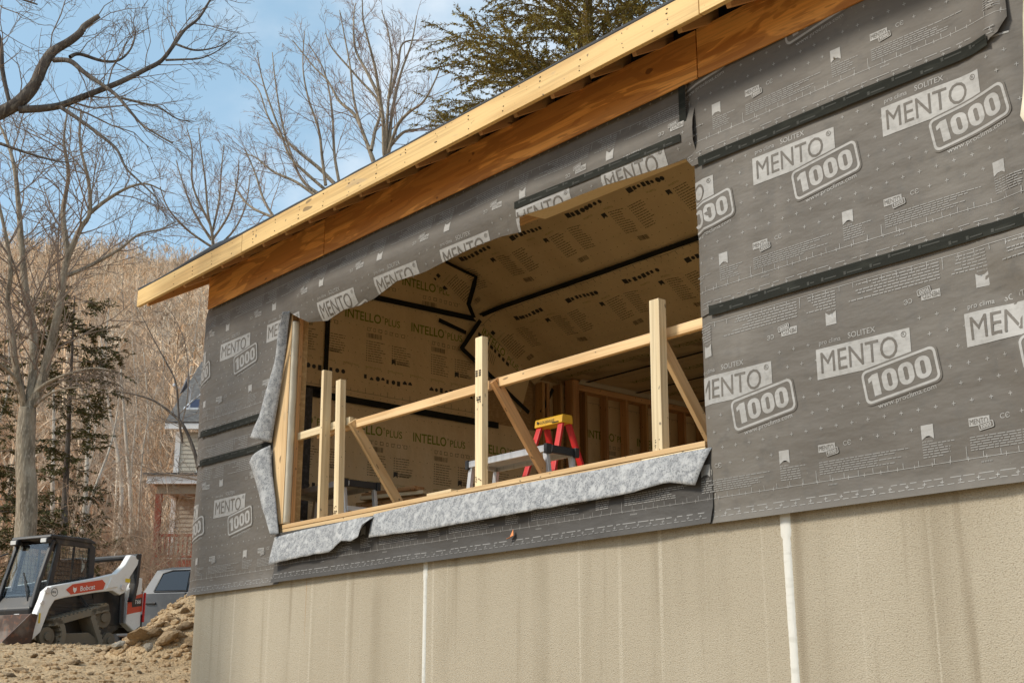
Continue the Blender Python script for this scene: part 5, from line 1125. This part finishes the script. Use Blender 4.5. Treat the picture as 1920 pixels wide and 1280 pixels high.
# cab
CB = [(.72, .70), (.60, 1.25), (.40, 1.92), (.30, 1.99), (-.42, 1.99), (-.55, 1.92), (-.60, .98), (-.60, .80)]
def cabx(z): return interp([(.70, .72), (1.25, .60), (1.92, .40)], z)
for sy in (.46, -.46):
    q = MB()
    q.beam((.74, sy, .72), (.61, sy, 1.27), .07, .08, (0, 1, 0)); q.beam((.61, sy, 1.25), (.40, sy, 1.95), .07, .08, (0, 1, 0)); S(q, 'front_pillar', 'loader_black', None, .015)
    q = MB(); q.prism([(-.60, .85), (-.58, 1.9), (-.46, 1.98), (-.42, 1.98), (-.44, 1.80), (-.48, .85)], sy-.035, sy+.035); S(q, 'rear_pillar', 'loader_black', None, .012)
    q = MB(); q.prism([(.40, 1.99), (-.50, 1.99), (-.44, 1.88), (.30, 1.88)], sy-.035, sy+.035); S(q, 'side_frame', 'loader_black', None, .012); q = MB(); q.prism([(.62, .85), (.66, 1.06), (-.5, 1.06), (-.5, .85)], sy-.034, sy+.034); S(q, 'side_frame', 'loader_black', None, .012)
    q = MB(); q.prism([(.36, 1.06), (.22, 1.88), (.30, 1.90), (.46, 1.06)], sy-.03, sy+.03); S(q, 'door_post', 'loader_black', None, .01)
    q = MB(); q.prism([(.38, 1.06), (.24, 1.88), (-.44, 1.88), (-.47, 1.06)], sy-.004, sy+.004); sw = S(q, 'side_window', 'glass', None, 0)
    g = MB(); yy = sy+(.03 if sy > 0 else -.03)
    for k in range(10): x = -.44+k*.08; g.beam((x, yy, 1.08), (x-.0, yy, min(1.86, 1.86)), .006, .006) if x < .25 else None
    for k in range(10): z = 1.10+k*.08; g.beam((-.46, yy, z), (interp([(1.06, .37), (1.88, .24)], z), yy, z), .006, .006)
    S(g, 'window_grille', 'loader_black', sw, 0)
    q = MB(); q.beam((-.08, sy, 1.06), (-.10, sy, 1.88), .03, .03); S(q, 'window_divider', 'loader_black', sw, 0)
q = MB(); q.prism([(.52, 1.985), (.50, 2.045), (-.40, 2.06), (-.56, 2.0), (-.54, 1.97)], -.52, .52); S(q, 'roof', 'loader_black', None, .02)
q = MB(); q.prism([(.70, .78), (.585, 1.27), (.41, 1.90), (.402, 1.90), (.577, 1.27), (.69, .78)], -.42, .42); ws = S(q, 'windscreen', 'glass', None, 0)
q = MB(); q.tube([(.70, .30, .86), (.66, .22, 1.05), (.56, -.05, 1.38)], .012, 5); q.tube([(.72, .32, .86), (.60, .05, 1.22)], .01, 5); S(q, 'wiper', 'loader_black', ws, 0)
q = MB(); q.prism([(-.595, 1.0), (-.575, 1.88), (-.565, 1.88), (-.585, 1.0)], -.42, .42); S(q, 'rear_window', 'glass', None, 0)
q = MB(); q.box((-.45, -.25, .95), (.0, .25, 1.12)); q.box((-.5, -.25, 1.1), (-.36, .25, 1.7)); S(q, 'driver_seat', 'seat_dark', None, .03)
q = MB(); q.box((-.4, -.4, .86), (.6, .4, .94)); S(q, 'cab_floor', 'seat_dark', None, 0)
for sy in (.40, -.40):
    q = MB(); q.box((.44, sy-.09, 1.885), (.56, sy+.09, 1.985)); hl = S(q, 'head_lamp', 'loader_black', None, .02); q = MB(); q.box((.562, sy-.07, 1.90), (.57, sy+.07, 1.97)); S(q, 'lens', 'lamp', hl, 0)
q = MB(); q.tube([(.72, -.52, .95), (.80, -.62, 1.05), (.74, -.62, 1.65), (.55, -.52, 1.75)], .014, 6); S(q, 'grab_handle', 'loader_black', None, 0)
# lift arms
ARM = [(-1.40, 1.80), (-1.18, 1.82), (-1.05, 1.62), (-.86, 1.45), (-.45, 1.34), (.35, 1.16), (.62, 1.10), (.74, 1.00), (.78, .86), (.92, .50), (1.02, .24), (.92, .16), (.76, .30), (.62, .70), (.52, .86), (.30, .92), (-.40, 1.06), (-.80, 1.12), (-.98, 1.05), (-1.12, 1.12), (-1.20, 1.40), (-1.38, 1.66)]
for sy in (.72, -.72):
    q = MB(); q.prism(ARM, sy-.075, sy+.075); ar = S(q, 'lift_arm', 'loader_white', None, .02)
    ys = sy+(.078 if sy > 0 else -.078)
    q = MB(); y2 = ys+(.004 if sy > 0 else -.004); q.prism([(-.52, 1.30), (-.60, 1.24), (-.56, 1.13), (.18, .985), (.30, 1.06), (.16, 1.165)], min(ys, y2), max(ys, y2)); rs = S(q, 'red_stripe', 'loader_red', ar, 0)
    if sy > 0:
        vs, fs, w = text2d('Bobcat', .012); me = bpy.data.meshes.new('lettering'); me.from_pydata([(-.02-a*.085-.0, y2+.003, 1.058+b_*.085+a*.085*.195) for a, b_ in vs], [], fs); link('lettering', me, 'loader_white', ar, SXF)
        q = MB(); q.add([(.105-a*.05, y2+.003, 1.075+b_*.055) for a, b_ in em], [tuple(range(len(em)))]); S(q, 'stripe_emblem', 'loader_white', ar, 0)
        q = MB(); rg = [(.55+.075*math.cos(a*.5236), 1.0+.075*math.sin(a*.5236)) for a in range(12)]; ri = [(.55+.065*math.cos(a*.5236), 1.0+.065*math.sin(a*.5236)) for a in range(12)]
        q.add([(x, y2, z) for x, z in rg+ri], [(i, (i+1) % 12, 12+(i+1) % 12, 12+i) for i in range(12)]); S(q, 'number_ring', 'loader_black', ar, 0)
        vs, fs, w = text2d('1016', .02); me = bpy.data.meshes.new('number'); me.from_pydata([(.60-a*.038*.85, y2, .982+b_*.04) for a, b_ in vs], [], fs); link('number', me, 'loader_black', ar, SXF)
        q = MB(); q.prism([(-.62, 1.14), (-.90, 1.20), (-.72, 1.36)], ys-.01, ys+.02); S(q, 'gusset', 'loader_white', ar, .01)
        q = MB(); q.cyl((-1.02, ys, 1.20), (-1.02, ys+.03, 1.20), .05, 14); q.cyl((.80, ys, .80), (.80, ys+.03, .80), .04, 12); q.cyl((.72, ys, 1.02), (.72, ys+.04, 1.02), .05, 12); S(q, 'pivot_pin', 'alu', ar, 0)
        q = MB(); q.box((-1.20, ys, 1.30), (-1.08, ys+.003, 1.37)); S(q, 'warning_sticker', 'sticker_yellow', ar, 0)
        q = MB(); q.box((.80, ys, .45), (.84, ys+.003, .62)); S(q, 'warning_sticker', 'sticker_yellow', ar, 0)
    q = MB(); q.prism([(-1.44, 1.86), (-1.38, 1.86), (-1.34, 1.3), (-1.28, .95), (-1.36, .95), (-1.42, 1.3)], sy-.09, sy+.09); S(q, 'rear_link', 'loader_black', None, .015)
    q = MB(); q.tube([(-1.12, sy, .55), (-1.10, sy, 1.15)], .05, 10); q.tube([(-1.10, sy, 1.15), (-1.06, sy, 1.25)], .03, 8); S(q, 'lift_cylinder', 'loader_black', None, 0)
    q = MB(); q.tube([(.55, sy*.8, 1.0), (.80, sy*.8, .55)], .035, 8); S(q, 'tilt_cylinder', 'loader_frame', None, 0)
q = MB(); q.tube([(-1.36, -.80, 1.80), (-1.36, .80, 1.80)], .055, 10); q.tube([(-1.34, -.72, 1.82), (-.62, -.55, 1.70), (-.50, -.50, 1.66)], .05, 8); S(q, 'cross_tube', 'loader_black', None, 0)
for k, (pa, pb, pc_) in enumerate((((-.30, .52, 1.0), (-.42, .62, .80), (-.62, .60, .72)), ((-.28, .53, 1.0), (-.36, .66, .76), (-.50, .62, .62)), ((.50, .55, .95), (.66, .62, .70), (.86, .60, .48)), ((.46, .57, .96), (.62, .66, .66), (.84, .64, .42)))):
    q = MB(); q.tube(spline([pa, pb, pc_], 6), .016, 6); S(q, 'hydraulic_hose', 'loader_black', None, 0)
for zz in (.62, .70, .78, .86):
    q = MB(); q.box((-.55, .506, zz), (.35, .514, zz+.03)); S(q, 'side_louvre', 'loader_black', None, 0)
# tail and engine cover
TL = [(-1.28, .55), (-1.28, 1.18), (-1.42, 1.30), (-1.50, 1.42), (-1.62, 1.42), (-1.66, .52), (-1.5, .42)]
for sy in (.60, -.60):
    q = MB(); q.prism(TL, sy-.09, sy+.09); tp_ = S(q, 'tail_panel', 'loader_white', None, .02)
    if sy > 0:
        q = MB(); q.prism([(-1.285, .72), (-1.285, 1.02), (-1.655, 1.14), (-1.66, .80), (-1.46, .76)], sy+.09, sy+.094); S(q, 'tail_stripe', 'loader_red', tp_, 0)
        q = MB(); q.prism([(-1.40, .86), (-1.38, 1.0), (-1.63, 1.06), (-1.64, .90)], sy+.0945, sy+.097); S(q, 'badge', 'loader_black', tp_, 0)
        vs, fs, w = text2d('T66', .02); me = bpy.data.meshes.new('badge_lettering'); me.from_pydata([(-1.45-a*.07, sy+.099, .925+b_*.075+a*.01) for a, b_ in vs], [], fs); link('badge_lettering', me, 'label_white', tp_, SXF)
q = MB(); q.box((-1.62, -.505, .50), (-.60, .505, 1.22)); S(q, 'engine_cover', 'loader_black', None, .03)
q = MB(); q.box((-1.70, -.5, .40), (-1.625, .69, .75)); S(q, 'rear_bumper', 'loader_black', None, .02)
q = MB(); q.box((-1.69, .70, 1.15), (-1.665, .74, .6)); S(q, 'tail_lamp', 'red', None, 0)
# bucket
q = MB(); bk = [(.92, .58), (.98, .30), (1.02, .10), (1.12, .02), (1.66, .0), (1.66, .03), (1.14, .055), (1.06, .13), (1.02, .32), (1.0, .60)]
q.prism(bk, -.88, .88); bo = S(q, 'bucket', 'bucket_steel', None, .006)
for sy in (.88, -.88):
    q = MB(); q.prism([(.95, .58), (1.02, .08), (1.12, .01), (1.66, .0), (1.62, .10), (1.08, .60)], sy-.012, sy+.012); S(q, 'bucket_side', 'bucket_steel', bo, .004)
q = MB(); q.beam((1.655, -.88, .012), (1.655, .88, .012), .05, .03); S(q, 'cutting_edge', 'bucket_steel', bo, 0)

# ================================================================== pickup truck
TD = 27.0; TP = at(300, 1185, TD); tz = gz(TP.x, TP.y, False)+.02; ta = rad(14)
tf = RT*math.cos(ta)+HD*math.sin(ta)*-1; tl = V((-tf.y, tf.x, 0))
tk = thing('pickup_truck', 'grey crew cab pickup truck mostly hidden behind the earth heap', 'truck'); 
TO = at(283, 1123, TD); tz = TO.z-1.36
TXF = Matrix(((tf.x, tl.x, 0, TO.x), (tf.y, tl.y, 0, TO.y), (0, 0, 1, tz), (0, 0, 0, 1))); tk.matrix_basis = TXF
MT['truck_paint'] = mat('grey_metallic', (.125, .13, .137), .3, metal=.3, spec=.6, var=[((4, 4, 4), 3, .5, .7, (.24, .235, .23), .4)])
def K(mb, name, m, parent=None, bevel=.02): return mb.build(name, m, parent or tk, TXF, bevel)
# x forward; bed from -1.3 to .28, cab .30 .. 2.6, hood 2.6 .. 4.2; near side y = -.95
q = MB(); q.prism([(-1.35, .55), (-1.35, 1.34), (.27, 1.36), (.27, .55)], -.98, .98); K(q, 'bed', 'truck_paint', None, .035)
q = MB(); q.box((-1.33, -.985, 1.36), (.27, -.90, 1.40)); q.box((-1.33, .90, 1.36), (.27, .985, 1.40)); K(q, 'bed_rail', 'black', None, .012)
q = MB(); q.prism([(.31, .50), (.31, 1.40), (2.75, 1.38), (2.75, .5)], -.98, .98); K(q, 'cab_body', 'truck_paint', None, .04)
q = MB(); vs = []
prof = [(.36, 1.40), (.50, 1.78), (.62, 1.88), (.85, 1.92), (1.75, 1.92), (2.02, 1.86), (2.72, 1.38)]
q.prism(prof, -.80, .80); K(q, 'cab_top', 'truck_paint', None, .06)
q = MB(); vs = [];
for sy in (-1, 1):
    q = MB(); q.add([(x, sy*y, z) for x, y, z in ((.36, .965, 1.40), (.55, .80, 1.86), (.85, .80, 1.91), (1.75, .80, 1.91), (2.05, .80, 1.85), (2.72, .965, 1.39))], [(0, 1, 2, 3, 4, 5)]); K(q, 'cab_side', 'truck_paint', None, 0)
    q = MB(); f_ = lambda x, z: (x, sy*(.975-(z-1.40)*.345), z); q.add([f_(.62, 1.45), f_(.72, 1.78), f_(.92, 1.83), f_(1.28, 1.83), f_(1.30, 1.45)], [(0, 1, 2, 3, 4)]); q.add([f_(1.38, 1.45), f_(1.37, 1.83), f_(1.75, 1.82), f_(2.35, 1.45)], [(0, 1, 2, 3)]); wn = K(q, 'side_window', 'glass_dark', None, 0)
    tr_ = MB(); lp = [f_(.60, 1.43), f_(.70, 1.79), f_(.91, 1.85), f_(1.30, 1.85), f_(1.32, 1.43), f_(.60, 1.43)]; tr_.tube(lp, .014, 5); K(tr_, 'window_trim', 'black', wn, 0)
    for x0, x1 in ((.36, 1.30), (1.34, 2.45)):
        q = MB(); q.prism([(x0, .55), (x0, 1.40), (x1, 1.40), (x1, .55)], sy*.982-.012, sy*.982+.012); dr = K(q, 'door', 'truck_paint', None, .012)
        q = MB(); q.box((x0+.10, sy*1.005-.018, 1.17), (x0+.32, sy*1.005+.018, 1.215)); K(q, 'handle', 'black' if x0 > 1 else 'black', dr, .01)
    for xw in (-.45, 3.35):
        q = MB(); q.cyl((xw, sy*.72, .40), (xw, sy*.98, .40), .40, 24); wl = K(q, 'wheel', 'black', None, .03); q = MB(); q.cyl((xw, sy*.985, .40), (xw, sy*1.0, .40), .24, 18); K(q, 'rim', 'alu', wl, 0)
q = MB(); q.prism([(2.76, .5), (2.76, 1.34), (4.1, 1.22), (4.25, 1.0), (4.25, .5)], -.96, .96); K(q, 'bonnet', 'truck_paint', None, .06)
q = MB(); q.box((4.252, -.8, .75), (4.28, .8, 1.05)); K(q, 'grille', 'black', None, .01)
for sy in (-.86, .86): q = MB(); q.box((-1.37, sy-.07, .95), (-1.352, sy+.07, 1.3)); K(q, 'tail_light', 'red', None, 0)
q = MB(); q.prism([(.345, 1.45), (.50, 1.78), (.49, 1.79), (.335, 1.46)], -.65, .65); K(q, 'rear_window', 'glass_dark', None, 0)
